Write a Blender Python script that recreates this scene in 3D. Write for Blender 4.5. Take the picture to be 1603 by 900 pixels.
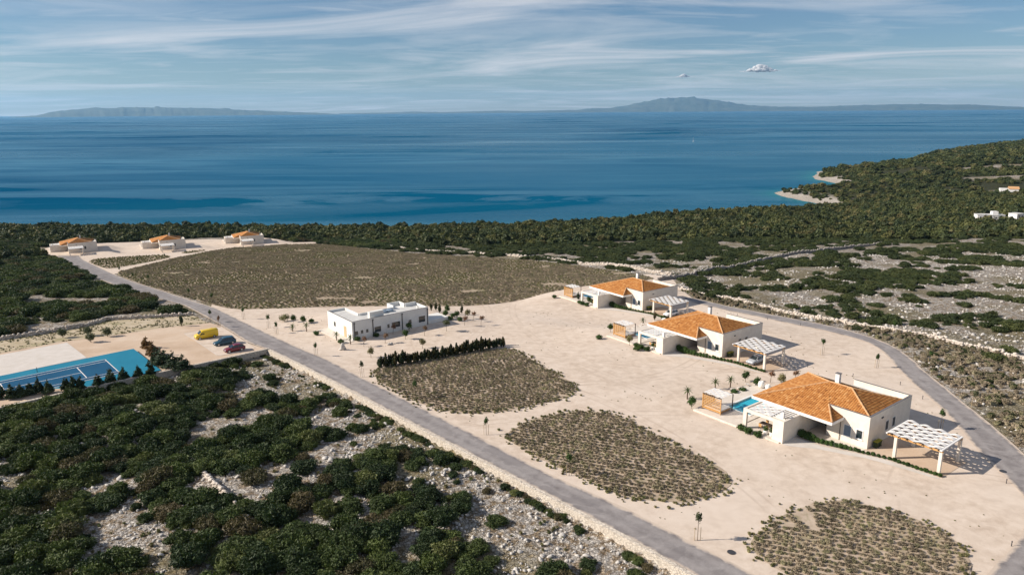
import bpy, bmesh, math, random
import numpy as np
from mathutils import Vector, Matrix, geometry
R = math.radians
random.seed(7); RNG = np.random.default_rng(7)
for o in list(bpy.data.objects): bpy.data.objects.remove(o)
SC = bpy.context.scene
COL = SC.collection

# ------------------------------------------------------------------ camera, sky, sun, exposure
cam_d = bpy.data.cameras.new('camera'); cam = bpy.data.objects.new('camera', cam_d); COL.objects.link(cam)
cam_d.sensor_width = 36; cam_d.lens = 25.38; cam_d.clip_start = 1; cam_d.clip_end = 150000
PITCH = 13.726; ROLL = -0.429
cam.matrix_world = Matrix.Translation((0, 0, 100)) @ Matrix.Rotation(R(90 - PITCH), 4, 'X') @ Matrix.Rotation(R(ROLL), 4, 'Z')
SC.camera = cam
SUN_EL, SUN_AZ = 30.5, 183.0          # azimuth the light comes from, counter-clockwise from +X
sd = Vector((math.cos(R(SUN_AZ)) * math.cos(R(SUN_EL)), math.sin(R(SUN_AZ)) * math.cos(R(SUN_EL)), math.sin(R(SUN_EL))))
sun_d = bpy.data.lights.new('sun', 'SUN'); sun = bpy.data.objects.new('sun', sun_d); COL.objects.link(sun)
sun_d.energy = 5.0; sun_d.angle = R(0.53); sun_d.color = (1.0, 0.91, 0.80)
sun.rotation_euler = sd.to_track_quat('Z', 'Y').to_euler()
wd = bpy.data.worlds.new('World'); SC.world = wd; wd.use_nodes = True
nt = wd.node_tree; nt.nodes.clear()
def N(nt, t, **k):
    n = nt.nodes.new(t)
    for a, v in k.items():
        if a in n.inputs: n.inputs[a].default_value = v
        else: setattr(n, a, v)
    return n
def LK(nt, a, b): nt.links.new(a, b)
def math_node(nt, op, a, b=None, c=None, clamp=False):
    n = nt.nodes.new('ShaderNodeMath'); n.operation = op; n.use_clamp = clamp
    for i, v in enumerate((a, b, c)):
        if v is None: continue
        if isinstance(v, (int, float)): n.inputs[i].default_value = v
        else: nt.links.new(v, n.inputs[i])
    return n.outputs[0]
def ramp(nt, fac, stops):
    n = nt.nodes.new('ShaderNodeValToRGB'); e = n.color_ramp.elements
    while len(e) < len(stops): e.new(0.5)
    for el, (p, c) in zip(e, stops):
        el.position = p; el.color = c if len(c) == 4 else (*c, 1)
    nt.links.new(fac, n.inputs[0]); return n.outputs[0]
def mixc(nt, fac, a, b, blend='MIX'):
    n = nt.nodes.new('ShaderNodeMix'); n.data_type = 'RGBA'; n.blend_type = blend
    for i, v in ((0, fac), (6, a), (7, b)):
        if isinstance(v, (int, float)): n.inputs[i].default_value = v
        elif isinstance(v, tuple): n.inputs[i].default_value = (*v, 1) if len(v) == 3 else v
        else: nt.links.new(v, n.inputs[i])
    return n.outputs[2]
sky = N(nt, 'ShaderNodeTexSky'); sky.sky_type = 'NISHITA'; sky.sun_disc = False
sky.sun_elevation = R(SUN_EL); sky.sun_rotation = R(90 - SUN_AZ); sky.altitude = 100
sky.air_density = 1.0; sky.dust_density = 0.05; sky.ozone_density = 6.0
tc = N(nt, 'ShaderNodeTexCoord')
sep = N(nt, 'ShaderNodeSeparateXYZ'); LK(nt, tc.outputs['Generated'], sep.inputs[0])
zz = math_node(nt, 'ADD', math_node(nt, 'MAXIMUM', sep.outputs[2], 0.0), 0.045)
px = math_node(nt, 'DIVIDE', sep.outputs[0], zz); py = math_node(nt, 'DIVIDE', sep.outputs[1], zz)
cmb = N(nt, 'ShaderNodeCombineXYZ'); LK(nt, px, cmb.inputs[0]); LK(nt, py, cmb.inputs[1])
def cloud_layer(scale, off, lo, hi, sx=1.0, sy=1.0, detail=8, dist=0.4):
    mp = N(nt, 'ShaderNodeMapping'); LK(nt, cmb.outputs[0], mp.inputs[0])
    mp.inputs['Location'].default_value = off; mp.inputs['Scale'].default_value = (scale * sx, scale * sy, 1); mp.inputs['Rotation'].default_value = (0, 0, R(8))
    no = N(nt, 'ShaderNodeTexNoise', Scale=1.0, Detail=detail, Roughness=0.58, Distortion=dist); LK(nt, mp.outputs[0], no.inputs['Vector'])
    return ramp(nt, no.outputs[0], [(lo, (0, 0, 0)), (hi, (1, 1, 1))])
c1 = cloud_layer(0.42, (6.15, 2.9, 0), 0.45, 0.76, 0.60, 1.0, 9, 1.2)
c2 = cloud_layer(1.5, (9.3, 4.2, 0), 0.53, 0.80, 0.45, 1.0, 9, 1.2)
cm = math_node(nt, 'MULTIPLY', math_node(nt, 'MAXIMUM', c1, math_node(nt, 'MULTIPLY', c2, 0.6)), 0.85, clamp=True)
skyc = mixc(nt, cm, sky.outputs[0], (10.6, 10.4, 10.6))
bg = N(nt, 'ShaderNodeBackground', Strength=0.057); LK(nt, skyc, bg.inputs[0])
wo = N(nt, 'ShaderNodeOutputWorld'); LK(nt, bg.outputs[0], wo.inputs[0])
SC.view_settings.view_transform = 'Standard'; SC.view_settings.look = 'None'
SC.view_settings.exposure = 0.44; SC.view_settings.gamma = 1.0; SC.view_settings.use_curve_mapping = False
SC.render.engine = 'CYCLES'
try:
    SC.cycles.use_denoising = True; SC.cycles.denoiser = 'OPENIMAGEDENOISE'
except Exception: pass
SC.cycles.max_bounces = 6; SC.cycles.transparent_max_bounces = 12; SC.cycles.volume_bounces = 1
SC.cycles.sample_clamp_indirect = 6

# ------------------------------------------------------------------ plan of the place (metres; x to the right, y away, sea level z = 0)
PADS = [(49.0, 105.6, 19.0, 34.0, 50.91), (39.9, 148.3, 19.0, 34.0, 50.34), (31.8, 193.6, 19.0, 34.0, 47.85), (-236.5, 382.8, 19.0, 30.0, 28.68), (-197.8, 403.0, 19.0, 30.0, 26.31), (-164.8, 437.0, 19.0, 30.0, 22.76), (-31.4, 166.1, 15.0, 28.0, 49.75)]
VILLAS = {'V1': (52.37, 98.1, -52), 'V2': (43.03, 140.71, -53.5), 'V3': (34.8, 185.86, -55), 'F1': (-233.83, 375.02, -57), 'F2': (-195.43, 395.14, -59), 'F3': (-163.08, 428.96, -64), 'B': (-36.12, 155.92, 38.5)}
ROAD_MAIN = [(-236.0, 368.7), (-186.1, 302.1), (-157.7, 266.9), (-137.9, 244.0), (-123.6, 229.3), (-107.3, 212.4), (-94.0, 199.8), (-82.0, 184.5), (-72.6, 172.4), (-59.8, 155.3), (-52.4, 148.6), (-41.2, 136.4), (-18.1, 110.5), (-1.9, 92.6), (13.3, 75.9), (19.4, 68.6), (24.8, 62.9), (31.2, 62.8), (26.1, 68.6), (14.2, 82.2), (4.8, 91.6), (-5.9, 104.1), (-19.4, 119.4), (-28.1, 129.5), (-39.2, 142.9), (-52.8, 157.2), (-68.2, 175.9), (-82.6, 194.7), (-95.5, 208.3), (-113.9, 228.8), (-135.7, 252.5), (-158.0, 279.3), (-173.3, 298.8), (-207.1, 341.8), (-225.0, 369.1)]
WALL_ROAD = [(-52.9, 149.2), (-41.2, 136.4), (-18.1, 110.5), (-1.9, 92.6), (13.3, 75.9), (19.4, 68.6), (24.8, 62.9)]
ROAD_RIGHT_L = [(48.0, 196.8), (57.5, 185.7), (66.5, 170.2), (74.0, 160.2), (77.7, 152.8), (78.2, 146.3), (77.0, 140.1), (75.3, 133.4), (73.2, 121.4), (72.0, 112.1), (70.1, 103.9), (68.6, 98.3), (67.7, 93.4), (66.9, 87.7), (66.1, 83.9), (63.7, 79.8), (59.4, 75.1), (51.1, 68.3), (44.9, 63.2)]
ROAD_RIGHT_R = [(49.7, 201.1), (59.1, 191.1), (68.8, 176.3), (76.6, 166.1), (80.7, 156.8), (82.2, 148.2), (81.0, 137.5), (79.8, 133.3), (78.4, 123.0), (77.0, 113.5), (75.9, 104.2), (74.4, 96.3), (72.0, 84.7), (69.3, 78.0), (63.6, 71.6), (55.3, 65.0), (49.4, 60.3)]
PLOT_A = [(-27.0, 131.5), (-27.0, 135.7), (-21.1, 138.8), (-13.6, 142.9), (-2.5, 149.6), (1.6, 145.8), (7.1, 134.2), (10.8, 127.1), (12.1, 124.1), (10.9, 120.0), (3.9, 115.6), (-3.8, 112.4), (-10.3, 112.7), (-17.0, 117.6), (-24.1, 126.5)]
PLOT_B = [(-1.7, 104.0), (1.8, 108.6), (5.8, 111.4), (11.2, 113.4), (15.7, 112.5), (18.6, 110.3), (23.0, 102.0), (29.3, 93.1), (30.0, 89.5), (28.5, 86.8), (23.4, 83.4), (19.3, 84.0), (14.6, 84.4), (8.1, 91.5), (3.3, 96.6), (-0.2, 101.1)]
PLOT_C = [(27.1, 74.3), (30.4, 77.9), (36.3, 82.4), (42.2, 84.2), (45.8, 82.3), (49.2, 79.9), (51.5, 76.0), (51.3, 71.6), (48.7, 67.2), (43.2, 63.7), (36.7, 62.3), (32.7, 64.8), (29.3, 68.5), (27.3, 72.3)]
FIELD = [(-159.8, 282.7), (-136.6, 254.3), (-115.0, 231.0), (-97.1, 211.9), (-86.3, 201.1), (-78.2, 193.1), (-67.6, 193.1), (-54.2, 196.0), (-27.4, 196.4), (-13.9, 194.8), (-3.2, 199.2), (7.3, 208.0), (15.6, 224.8), (27.5, 235.4), (44.0, 243.6), (51.5, 248.0), (47.1, 261.4), (33.2, 284.5), (11.2, 319.2), (-15.6, 338.0), (-52.5, 361.8), (-86.9, 401.4), (-117.0, 433.1), (-132.2, 432.0), (-155.7, 421.7), (-163.9, 386.9), (-164.1, 363.8), (-164.4, 343.3), (-160.6, 300.4)]
PLOT_E = [(-205.5, 340.1), (-173.4, 300.0), (-168.4, 299.7), (-166.8, 338.7), (-169.2, 353.7), (-178.5, 365.0), (-194.2, 355.7)]
PLOT_F = [(-175.7, 374.1), (-175.8, 390.2), (-167.3, 393.5), (-167.5, 371.5)]
YARD_FAR = [(-257.7, 387.1), (-272.6, 427.4), (-257.1, 440.4), (-237.2, 455.5), (-218.4, 477.2), (-199.1, 487.6), (-152.5, 446.7), (-113.1, 448.7), (-129.9, 424.2), (-148.7, 402.6), (-158.8, 374.6), (-159.3, 352.9), (-159.9, 330.5), (-156.8, 288.2), (-157.4, 275.0), (-192.8, 315.7), (-223.1, 350.7)]
YARD = [(26.4, 67.9), (14.2, 81.8), (4.8, 91.0), (-5.9, 103.4), (-19.3, 118.5), (-38.9, 141.4), (-52.3, 155.6), (-67.4, 173.7), (-83.8, 193.8), (-87.9, 204.5), (-79.2, 195.6), (-54.9, 198.7), (-14.1, 197.9), (-3.3, 202.3), (16.0, 230.2), (29.2, 240.0), (49.0, 265.2), (56.3, 254.7), (56.5, 242.3), (49.0, 202.6), (58.2, 187.9), (67.3, 172.3), (74.8, 162.0), (78.5, 154.4), (78.9, 147.8), (77.5, 140.1), (76.0, 133.4), (73.8, 121.4), (72.6, 112.1), (70.7, 103.9), (69.1, 98.3), (68.2, 93.4), (67.4, 87.7), (66.3, 83.5), (64.0, 79.8), (59.8, 75.1), (51.0, 67.7), (44.3, 62.2), (30.7, 62.4)]
LOT = [(-52.8, 149.0), (-59.0, 154.2), (-71.7, 171.0), (-76.8, 175.5), (-87.0, 170.8), (-93.0, 165.0), (-103.0, 158.2), (-111.2, 149.0), (-122.5, 137.5), (-97.7, 103.6), (-88.2, 115.8), (-77.6, 126.3), (-64.7, 137.8)]
GRASS_STRIP = [(-76.5, 174.7), (-84.4, 184.2), (-104.3, 178.8), (-105.8, 172.1), (-112.8, 164.4), (-118.3, 159.2), (-130.5, 147.2), (-121.5, 136.3), (-110.5, 148.1), (-102.4, 157.0), (-92.4, 163.7), (-86.3, 169.4)]
PAD_CONC = [(-116.3, 137.8), (-109.5, 146.6), (-101.0, 156.2), (-89.5, 144.1), (-99.9, 132.8), (-106.8, 125.6)]
PARK_PAD = [(-77.7, 163.5), (-62.5, 145.0), (-58.3, 147.0), (-56.3, 150.5), (-71.5, 170.3)]
PARK_LINES = [[(-77.7, 163.5), (-62.5, 145.1)], [(-77.7, 163.5), (-75.7, 165.7)], [(-61.9, 145.0), (-58.7, 146.9)]]
WALL_TENNIS = [(-52.9, 149.2), (-59.0, 143.1), (-64.7, 137.8), (-73.5, 129.8), (-81.5, 122.8), (-88.4, 116.1), (-95.9, 108.8)]
DRYWALL_A = [(-84.6, 184.6), (-94.0, 182.0), (-104.3, 178.8), (-105.8, 172.1), (-109.0, 168.1), (-112.3, 163.7), (-117.8, 158.6), (-124.1, 151.3)]
DRYWALL_B = [(-116.6, 454.7), (-92.0, 425.5), (-55.8, 385.6), (-33.5, 367.7), (-9.7, 347.6), (11.4, 325.1), (27.3, 305.3), (40.3, 289.4), (51.6, 273.1), (58.7, 260.1)]
DRYWALL_C = [(50.5, 242.9), (66.7, 256.3), (73.9, 264.1), (93.1, 282.9), (103.9, 295.5), (123.4, 318.9), (135.3, 325.7), (153.5, 341.7), (175.5, 358.7), (187.8, 363.9)]
DRYWALL_D = [(52.9, 222.8), (57.2, 209.8), (62.2, 201.6), (67.1, 193.5), (71.9, 184.8), (78.6, 174.8), (85.0, 164.8), (90.9, 156.2), (95.7, 147.3), (100.5, 142.1), (103.7, 138.6), (110.1, 130.6)]
DRYWALL_E = [(-59.9, 110.2), (-55.2, 105.2), (-47.6, 98.0), (-43.3, 92.5), (-39.6, 88.5), (-35.8, 83.9), (-32.0, 79.1), (-30.4, 77.7)]
TENNIS = [(-83.34, 140.7), (-86.81, 136.47), (-96.69, 128.59)]
CARS = [(-70.64, 159.32), (-64.2, 153.65), (-59.96, 148.19)]
CARDIR = [(-62.0, 147.29), (-58.26, 150.09)]
SAPS = [(-41.4, 144.5), (-28.9, 130.7), (-17.2, 119.2), (-4.2, 104.1), (7.7, 90.8), (21.5, 75.1), (-55.4, 162.4), (-69.3, 179.1), (-59.3, 168.5), (-71.8, 169.6), (-76.3, 175.5), (-87.6, 203.9), (-100.2, 217.1), (-115.1, 234.8), (-129.3, 250.3), (-141.0, 262.0), (-156.4, 281.4), (-171.7, 299.9), (-181.5, 312.2), (-169.6, 321.0), (67.0, 104.6), (78.0, 113.8), (82.3, 134.6), (64.3, 142.2), (71.4, 133.7), (70.0, 186.7), (86.5, 156.4), (-168.2, 343.6)]
BOLLARDS = [(66.17, 87.82), (57.2, 73.5), (70.89, 123.97), (71.15, 117.08), (63.76, 173.15), (69.43, 166.67), (57.84, 178.45), (58.3, 134.8), (64.33, 128.5), (49.68, 68.84)]
MANHOLES = [(67.88, 91.08), (24.72, 72.67)]
LOTSHRUBS = [(-104.5, 160.5), (-99.6, 162.1), (-95.6, 156.3), (-94.6, 161.4), (-81.7, 171.3)]
GARDEN = [(-52.1, 164.1), (-51.4, 170.6), (-48.6, 163.3), (-45.5, 160.4), (-49.6, 171.3), (-57.8, 176.2), (-54.8, 173.7), (-39.9, 156.4), (-36.1, 153.5), (-38.4, 154.2), (-32.8, 151.7), (-28.5, 154.0), (-24.3, 156.7), (-20.3, 159.3), (-15.5, 162.7), (-31.3, 158.9), (-27.8, 160.7), (-24.3, 162.8), (-11.6, 167.9), (-7.7, 169.5), (-19.6, 149.8), (-29.6, 143.3), (-35.0, 155.8)]
GARDEN_R = [(-18.7, 179.3), (-16.8, 180.5), (-13.2, 182.0), (-15.0, 175.8), (-13.9, 173.9), (-11.3, 176.0), (-9.8, 173.6), (-16.7, 173.8), (-15.4, 172.5), (-13.0, 172.2), (-20.1, 183.5), (-21.1, 181.3)]
CYP = [(-26.8, 136.9), (-21.2, 139.6), (-13.7, 144.0), (-7.2, 148.3), (-2.1, 151.3)]
STATUE = [(-36.9, 149.3), (-27.4, 152.6)]
PINES = [(-91.3, 120.9), (-89.3, 120.6), (-88.2, 121.4), (-87.3, 122.4), (-86.4, 123.6), (-84.2, 122.9), (-82.3, 125.0), (-80.9, 124.8), (-79.6, 125.1), (-77.4, 126.9), (-75.9, 128.4), (-74.4, 130.1), (-72.3, 131.5), (-70.5, 132.5)]
BIGPINES = [(-80.3, 151.0), (-76.2, 145.5), (-70.5, 137.7), (-67.6, 136.1), (-65.5, 135.6), (-72.4, 139.6)]
SEA_PTS = [(322.0, 760.0), (339.0, 749.0), (334.0, 770.0), (329.0, 805.0), (321.0, 845.0), (318.0, 879.0), (332.0, 899.0), (354.0, 913.0), (386.0, 922.0), (449.0, 970.0), (448.0, 1019.0), (442.0, 1074.0), (491.0, 1160.0), (494.0, 1184.0), (526.0, 1194.0), (571.0, 1230.0), (635.0, 1288.0), (713.0, 1344.0), (883.0, 1554.0), (1060.0, 1744.0), (1289.0, 1949.0)]
BOAT = [(586.0, 2364.0)]
HOUSES = [(513.7, 747.2), (328.2, 492.6), (340.3, 483.6)]
WOODS_LINE = [(-241.8, 280.6), (-249.1, 345.1), (-277.4, 417.3), (-283.1, 435.0), (-263.7, 452.0), (-242.3, 465.5), (-223.7, 488.8), (-206.1, 505.0), (-154.4, 452.7), (-122.2, 485.6), (-80.3, 445.3), (-37.7, 415.3), (-0.4, 406.9), (36.0, 405.0), (76.1, 426.0), (148.1, 413.8), (210.5, 391.5), (282.5, 392.6), (318.5, 374.2)]
V1PLANTS = [(36.8, 123.1), (39.8, 124.0), (43.6, 127.1), (44.5, 123.4), (48.0, 126.5), (49.4, 124.6), (52.3, 126.1), (30.5, 117.9), (30.2, 113.6), (39.4, 120.1), (41.2, 121.1)]
V2PLANTS = [(19.4, 154.1), (22.6, 159.2), (32.1, 170.2), (36.3, 176.7), (38.8, 177.8), (25.4, 149.3), (26.4, 145.8)]
V3PLANTS = [(12.1, 200.2), (18.7, 197.7), (21.3, 193.4), (17.7, 201.3)]

def chaikin(P, n=2, closed=True):
    P = [tuple(p) for p in P]
    for _ in range(n):
        Q = []; m = len(P)
        if not closed: Q.append(P[0])
        for i in range(m if closed else m - 1):
            a, b = P[i], P[(i + 1) % m]
            Q.append((a[0] * .75 + b[0] * .25, a[1] * .75 + b[1] * .25)); Q.append((a[0] * .25 + b[0] * .75, a[1] * .25 + b[1] * .75))
        if not closed: Q.append(P[-1])
        P = Q
    return P
def inside(P, X, Y):
    r = np.zeros(np.shape(X), bool); n = len(P)
    for i in range(n):
        x0, y0 = P[i]; x1, y1 = P[(i + 1) % n]
        if y0 == y1: continue
        c = (y0 > Y) != (y1 > Y)
        r ^= c & (X < (x1 - x0) * (Y - y0) / (y1 - y0) + x0)
    return r
def dist_poly(P, X, Y, closed=True):
    d = np.full(np.shape(X), 1e9); n = len(P)
    for i in range(n if closed else n - 1):
        x0, y0 = P[i]; x1, y1 = P[(i + 1) % n]
        dx, dy = x1 - x0, y1 - y0; L = dx * dx + dy * dy + 1e-12
        t = np.clip(((X - x0) * dx + (Y - y0) * dy) / L, 0, 1)
        d = np.minimum(d, np.hypot(X - x0 - t * dx, Y - y0 - t * dy))
    return d
def sstep(t): t = np.clip(t, 0, 1); return t * t * (3 - 2 * t)
_tab = RNG.random((256, 256))
def vnoise(X, Y):
    xi = np.floor(X).astype(int); yi = np.floor(Y).astype(int); fx = X - xi; fy = Y - yi
    fx = fx * fx * (3 - 2 * fx); fy = fy * fy * (3 - 2 * fy)
    a = _tab[xi % 256, yi % 256]; b = _tab[(xi + 1) % 256, yi % 256]; c = _tab[xi % 256, (yi + 1) % 256]; d = _tab[(xi + 1) % 256, (yi + 1) % 256]
    return (a * (1 - fx) + b * fx) * (1 - fy) + (c * (1 - fx) + d * fx) * fy
def fbm(X, Y, o=4):
    s = 0; a = .5; t = 0
    for i in range(o): s = s + a * vnoise(X * 2 ** i + 17 * i, Y * 2 ** i + 31 * i); t += a; a *= .5
    return s / t
COAST = [(-6000, 640), (-900, 650), (-420, 640), (-100, 622), (60, 640), (150, 690), (230, 715), (300, 735)] + SEA_PTS[1:] + [(1800, 2350), (2600, 2700), (6000, 3200), (6000, -600), (-6000, -600)]
COAST = chaikin(COAST, 1)
SCRUB = [tuple(p) for p in WALL_ROAD] + [(40, 45), (40, -60), (-260, -60), (-160, 60)] + [tuple(p) for p in WALL_TENNIS[::-1]][:-1]
SITES = [chaikin(P, 1) for P in (ROAD_MAIN, PLOT_E, YARD_FAR, YARD, LOT, GRASS_STRIP, FIELD, ROAD_RIGHT_L + ROAD_RIGHT_R[::-1])]
def z_base(X, Y):
    X = np.asarray(X, float); Y = np.asarray(Y, float)
    s = np.interp(X, [-450, -220, 0, 130, 280, 380], [.085, .105, .105, .096, .09, .065])
    z = 51 - s * 20 * np.logaddexp(0, (Y - 160) / 20)
    for cx, cy, r0, r1, h in PADS:
        t = sstep((r1 - np.hypot(X - cx, Y - cy)) / (r1 - r0)); z = z * (1 - t) + h * t
    return z
def ground(X, Y):
    X = np.asarray(X, float); Y = np.asarray(Y, float)
    z = z_base(X, Y)
    far = Y > 430
    dc = dist_poly(COAST, X, Y); ins = inside(COAST, X, Y); dc = np.where(ins, dc, -dc)
    rise = np.where(dc < 0, np.maximum(dc * .12 - .3, -8), np.minimum(dc * .30, 2.2) + .115 * np.maximum(dc - 8, 0))
    hill = 26 * sstep((X - 250) / 900) * sstep((Y - 500) / 700)
    z = np.where(far | (X > 330), np.maximum(z, 6 + hill * 1.2), z)
    z = np.where(far | (X > 330), np.minimum(z + hill * .4, rise + fbm(X / 25, Y / 25, 3) * np.clip(dc / 12, 0, 1) * 2.2), z)
    ds = np.full(np.shape(X), 1e9)
    for P in SITES:
        ds = np.minimum(ds, np.where(inside(P, X, Y), 0, dist_poly(P, X, Y)))
    m = np.clip(ds / 7, 0, 1)
    z = z + m * ((fbm(X / 3.1, Y / 3.1, 3) - .5) * .7 + (fbm(X / 19, Y / 19, 2) - .5) * 1.6)
    sc = inside(SCRUB, X, Y); dsc = dist_poly(SCRUB, X, Y)
    z = z - np.where(sc & (dsc > .15), .95, 0)
    return z
def zat(x, y): return float(z_base(np.array([x]), np.array([y]))[0])

# ------------------------------------------------------------------ builders
def tag(o, label=None, cat=None, group=None, kind=None):
    if label: o['label'] = label
    if cat: o['category'] = cat
    if group: o['group'] = group
    if kind: o['kind'] = kind
    return o
def mesh_obj(name, v, f, mats=None, parent=None, mi=None, smooth=False, link=True):
    me = bpy.data.meshes.new(name)
    me.from_pydata([tuple(map(float, p)) for p in v], [], [tuple(map(int, q)) for q in f])
    for m in (mats if isinstance(mats, (list, tuple)) else [mats]):
        if m: me.materials.append(m)
    if mi is not None: me.polygons.foreach_set('material_index', np.asarray(mi, np.int32))
    if smooth: me.polygons.foreach_set('use_smooth', np.ones(len(me.polygons), bool))
    me.update()
    o = bpy.data.objects.new(name, me)
    if link: COL.objects.link(o)
    if parent: o.parent = parent
    return o
def fast_mesh(name, V, F, mats=None, mi=None, smooth=False, link=True, parent=None):
    """V (n,3) array, F (m,k) array of one polygon size"""
    me = bpy.data.meshes.new(name); V = np.asarray(V, np.float32); F = np.asarray(F, np.int32); m, k = F.shape
    me.vertices.add(len(V)); me.vertices.foreach_set('co', V.ravel())
    me.loops.add(m * k); me.loops.foreach_set('vertex_index', F.ravel())
    me.polygons.add(m); me.polygons.foreach_set('loop_start', np.arange(m, dtype=np.int32) * k); me.polygons.foreach_set('loop_total', np.full(m, k, np.int32))
    for q in (mats if isinstance(mats, (list, tuple)) else [mats]):
        if q: me.materials.append(q)
    if mi is not None: me.polygons.foreach_set('material_index', np.asarray(mi, np.int32))
    if smooth: me.polygons.foreach_set('use_smooth', np.ones(m, bool))
    me.update(calc_edges=True); me.validate()
    o = bpy.data.objects.new(name, me)
    if link: COL.objects.link(o)
    if parent: o.parent = parent
    return o
class MB:
    def __init__(s): s.v = []; s.f = []; s.m = []
    def poly(s, pts, m=0):
        i = len(s.v); s.v += [tuple(p) for p in pts]; s.f.append(tuple(range(i, i + len(pts)))); s.m.append(m); return s
    def box(s, x0, x1, y0, y1, z0, z1, m=0, M=None):
        i = len(s.v); P = [(x, y, z) for z in (z0, z1) for x, y in ((x0, y0), (x1, y0), (x1, y1), (x0, y1))]
        if M: P = [tuple(M @ Vector(p)) for p in P]
        s.v += P
        for q in ((0, 3, 2, 1), (4, 5, 6, 7), (0, 1, 5, 4), (1, 2, 6, 5), (2, 3, 7, 6), (3, 0, 4, 7)): s.f.append(tuple(i + k for k in q)); s.m.append(m)
        return s
    def taper(s, cx, cy, z0, z1, a0, b0, a1, b1, m=0):
        i = len(s.v)
        s.v += [(cx + sx * a, cy + sy * b, z) for z, a, b in ((z0, a0, b0), (z1, a1, b1)) for sx, sy in ((-1, -1), (1, -1), (1, 1), (-1, 1))]
        for q in ((0, 3, 2, 1), (4, 5, 6, 7), (0, 1, 5, 4), (1, 2, 6, 5), (2, 3, 7, 6), (3, 0, 4, 7)): s.f.append(tuple(i + k for k in q)); s.m.append(m)
        return s
    def tube(s, pts, rad, n=6, m=0, cap=True):
        pts = [Vector(p) for p in pts]; rad = rad if isinstance(rad, (list, tuple)) else [rad] * len(pts); i = len(s.v)
        for k, p in enumerate(pts):
            d = (pts[min(k + 1, len(pts) - 1)] - pts[max(k - 1, 0)]).normalized()
            a = d.cross(Vector((0, 0, 1)) if abs(d.z) < .9 else Vector((1, 0, 0))).normalized(); b = d.cross(a)
            for j in range(n):
                t = 2 * math.pi * j / n; s.v.append(tuple(p + (a * math.cos(t) + b * math.sin(t)) * rad[k]))
        for k in range(len(pts) - 1):
            for j in range(n): s.f.append((i + k * n + j, i + k * n + (j + 1) % n, i + (k + 1) * n + (j + 1) % n, i + (k + 1) * n + j)); s.m.append(m)
        if cap:
            s.f.append(tuple(i + j for j in range(n))[::-1]); s.m.append(m); e = i + (len(pts) - 1) * n; s.f.append(tuple(e + j for j in range(n))); s.m.append(m)
        return s
    def lathe(s, prof, cx=0, cy=0, n=12, m=0):
        i = len(s.v)
        for r, z in prof:
            for j in range(n): t = 2 * math.pi * j / n; s.v.append((cx + r * math.cos(t), cy + r * math.sin(t), z))
        for k in range(len(prof) - 1):
            for j in range(n): s.f.append((i + k * n + j, i + k * n + (j + 1) % n, i + (k + 1) * n + (j + 1) % n, i + (k + 1) * n + j)); s.m.append(m)
        s.f.append(tuple(i + j for j in range(n))[::-1]); s.m.append(m); e = i + (len(prof) - 1) * n; s.f.append(tuple(e + j for j in range(n))); s.m.append(m)
        return s
    def build(s, name, mats, parent=None, smooth=False): return mesh_obj(name, s.v, s.f, mats, parent, s.m, smooth)
def thing(name, label, cat, loc=(0, 0, 0), rz=0, group=None):
    o = bpy.data.objects.new(name, None); COL.objects.link(o); o.location = loc; o.rotation_euler = (0, 0, rz); o.empty_display_size = .3
    return tag(o, label, cat, group)
KIDS = {}
def kids(o): return [c for c in bpy.data.objects if c.parent == o]
def copy_tree(o, loc=None, rz=None, label=None, parent=None, scale=None, skip=()):
    c = o.copy(); COL.objects.link(c)
    if parent is not None: c.parent = parent
    if loc is not None: c.location = loc
    if rz is not None: c.rotation_euler = (0, 0, rz)
    if scale is not None: c.scale = scale if isinstance(scale, tuple) else (scale,) * 3
    if label: c['label'] = label
    for ch in o.children:
        if ch.name.split('.')[0] not in skip: copy_tree(ch, parent=c)
    return c

# ------------------------------------------------------------------ materials
def new_mat(name):
    m = bpy.data.materials.new(name); m.use_nodes = True; nt = m.node_tree; nt.nodes.clear()
    out = N(nt, 'ShaderNodeOutputMaterial'); bs = N(nt, 'ShaderNodeBsdfPrincipled'); LK(nt, bs.outputs[0], out.inputs[0])
    return m, nt, bs, out
def pos(nt):
    return N(nt, 'ShaderNodeNewGeometry').outputs['Position']
def objc(nt): return N(nt, 'ShaderNodeTexCoord').outputs['Object']
def noise(nt, vec, scale, detail=5, rough=.6, dist=0.0):
    n = N(nt, 'ShaderNodeTexNoise', Scale=scale, Detail=detail, Roughness=rough, Distortion=dist); LK(nt, vec, n.inputs['Vector']); return n.outputs[0]
def bump(nt, bs, h, strength=.4, dist=.1):
    b = N(nt, 'ShaderNodeBump', Strength=strength, Distance=dist); LK(nt, h, b.inputs['Height']); LK(nt, b.outputs[0], bs.inputs['Normal'])
def pm(name, c1, c2=None, scale=2.0, rough=.8, bst=0.0, bscale=None, spec=.3, metal=0.0, local=False, lo=.35, hi=.65, bdist=.05):
    m, nt, bs, out = new_mat(name); bs.inputs['Roughness'].default_value = rough; bs.inputs['Specular IOR Level'].default_value = spec; bs.inputs['Metallic'].default_value = metal
    if c2 is None: bs.inputs['Base Color'].default_value = (*c1, 1)
    v = objc(nt) if local else pos(nt)
    if c2 is not None:
        LK(nt, ramp(nt, noise(nt, v, scale), [(lo, c1), (hi, c2)]), bs.inputs['Base Color'])
    if bst: bump(nt, bs, noise(nt, v, bscale or scale * 4), bst, bdist)
    return m
M = {}
M['stucco'] = pm('stucco', (.76, .69, .60), (.68, .61, .52), .9, .85, .15, 12)
M['white'] = pm('white_paint', (.80, .78, .75), (.72, .70, .67), 1.2, .7)
M['white_wall'] = pm('white_render', (.74, .73, .69), (.66, .65, .62), .5, .8, .1, 8)
M['roof_white'] = pm('roof_membrane', (.62, .61, .58), (.50, .49, .47), .6, .8)
M['copper'] = pm('parapet_cap', (.16, .15, .15), None, rough=.5)
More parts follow.
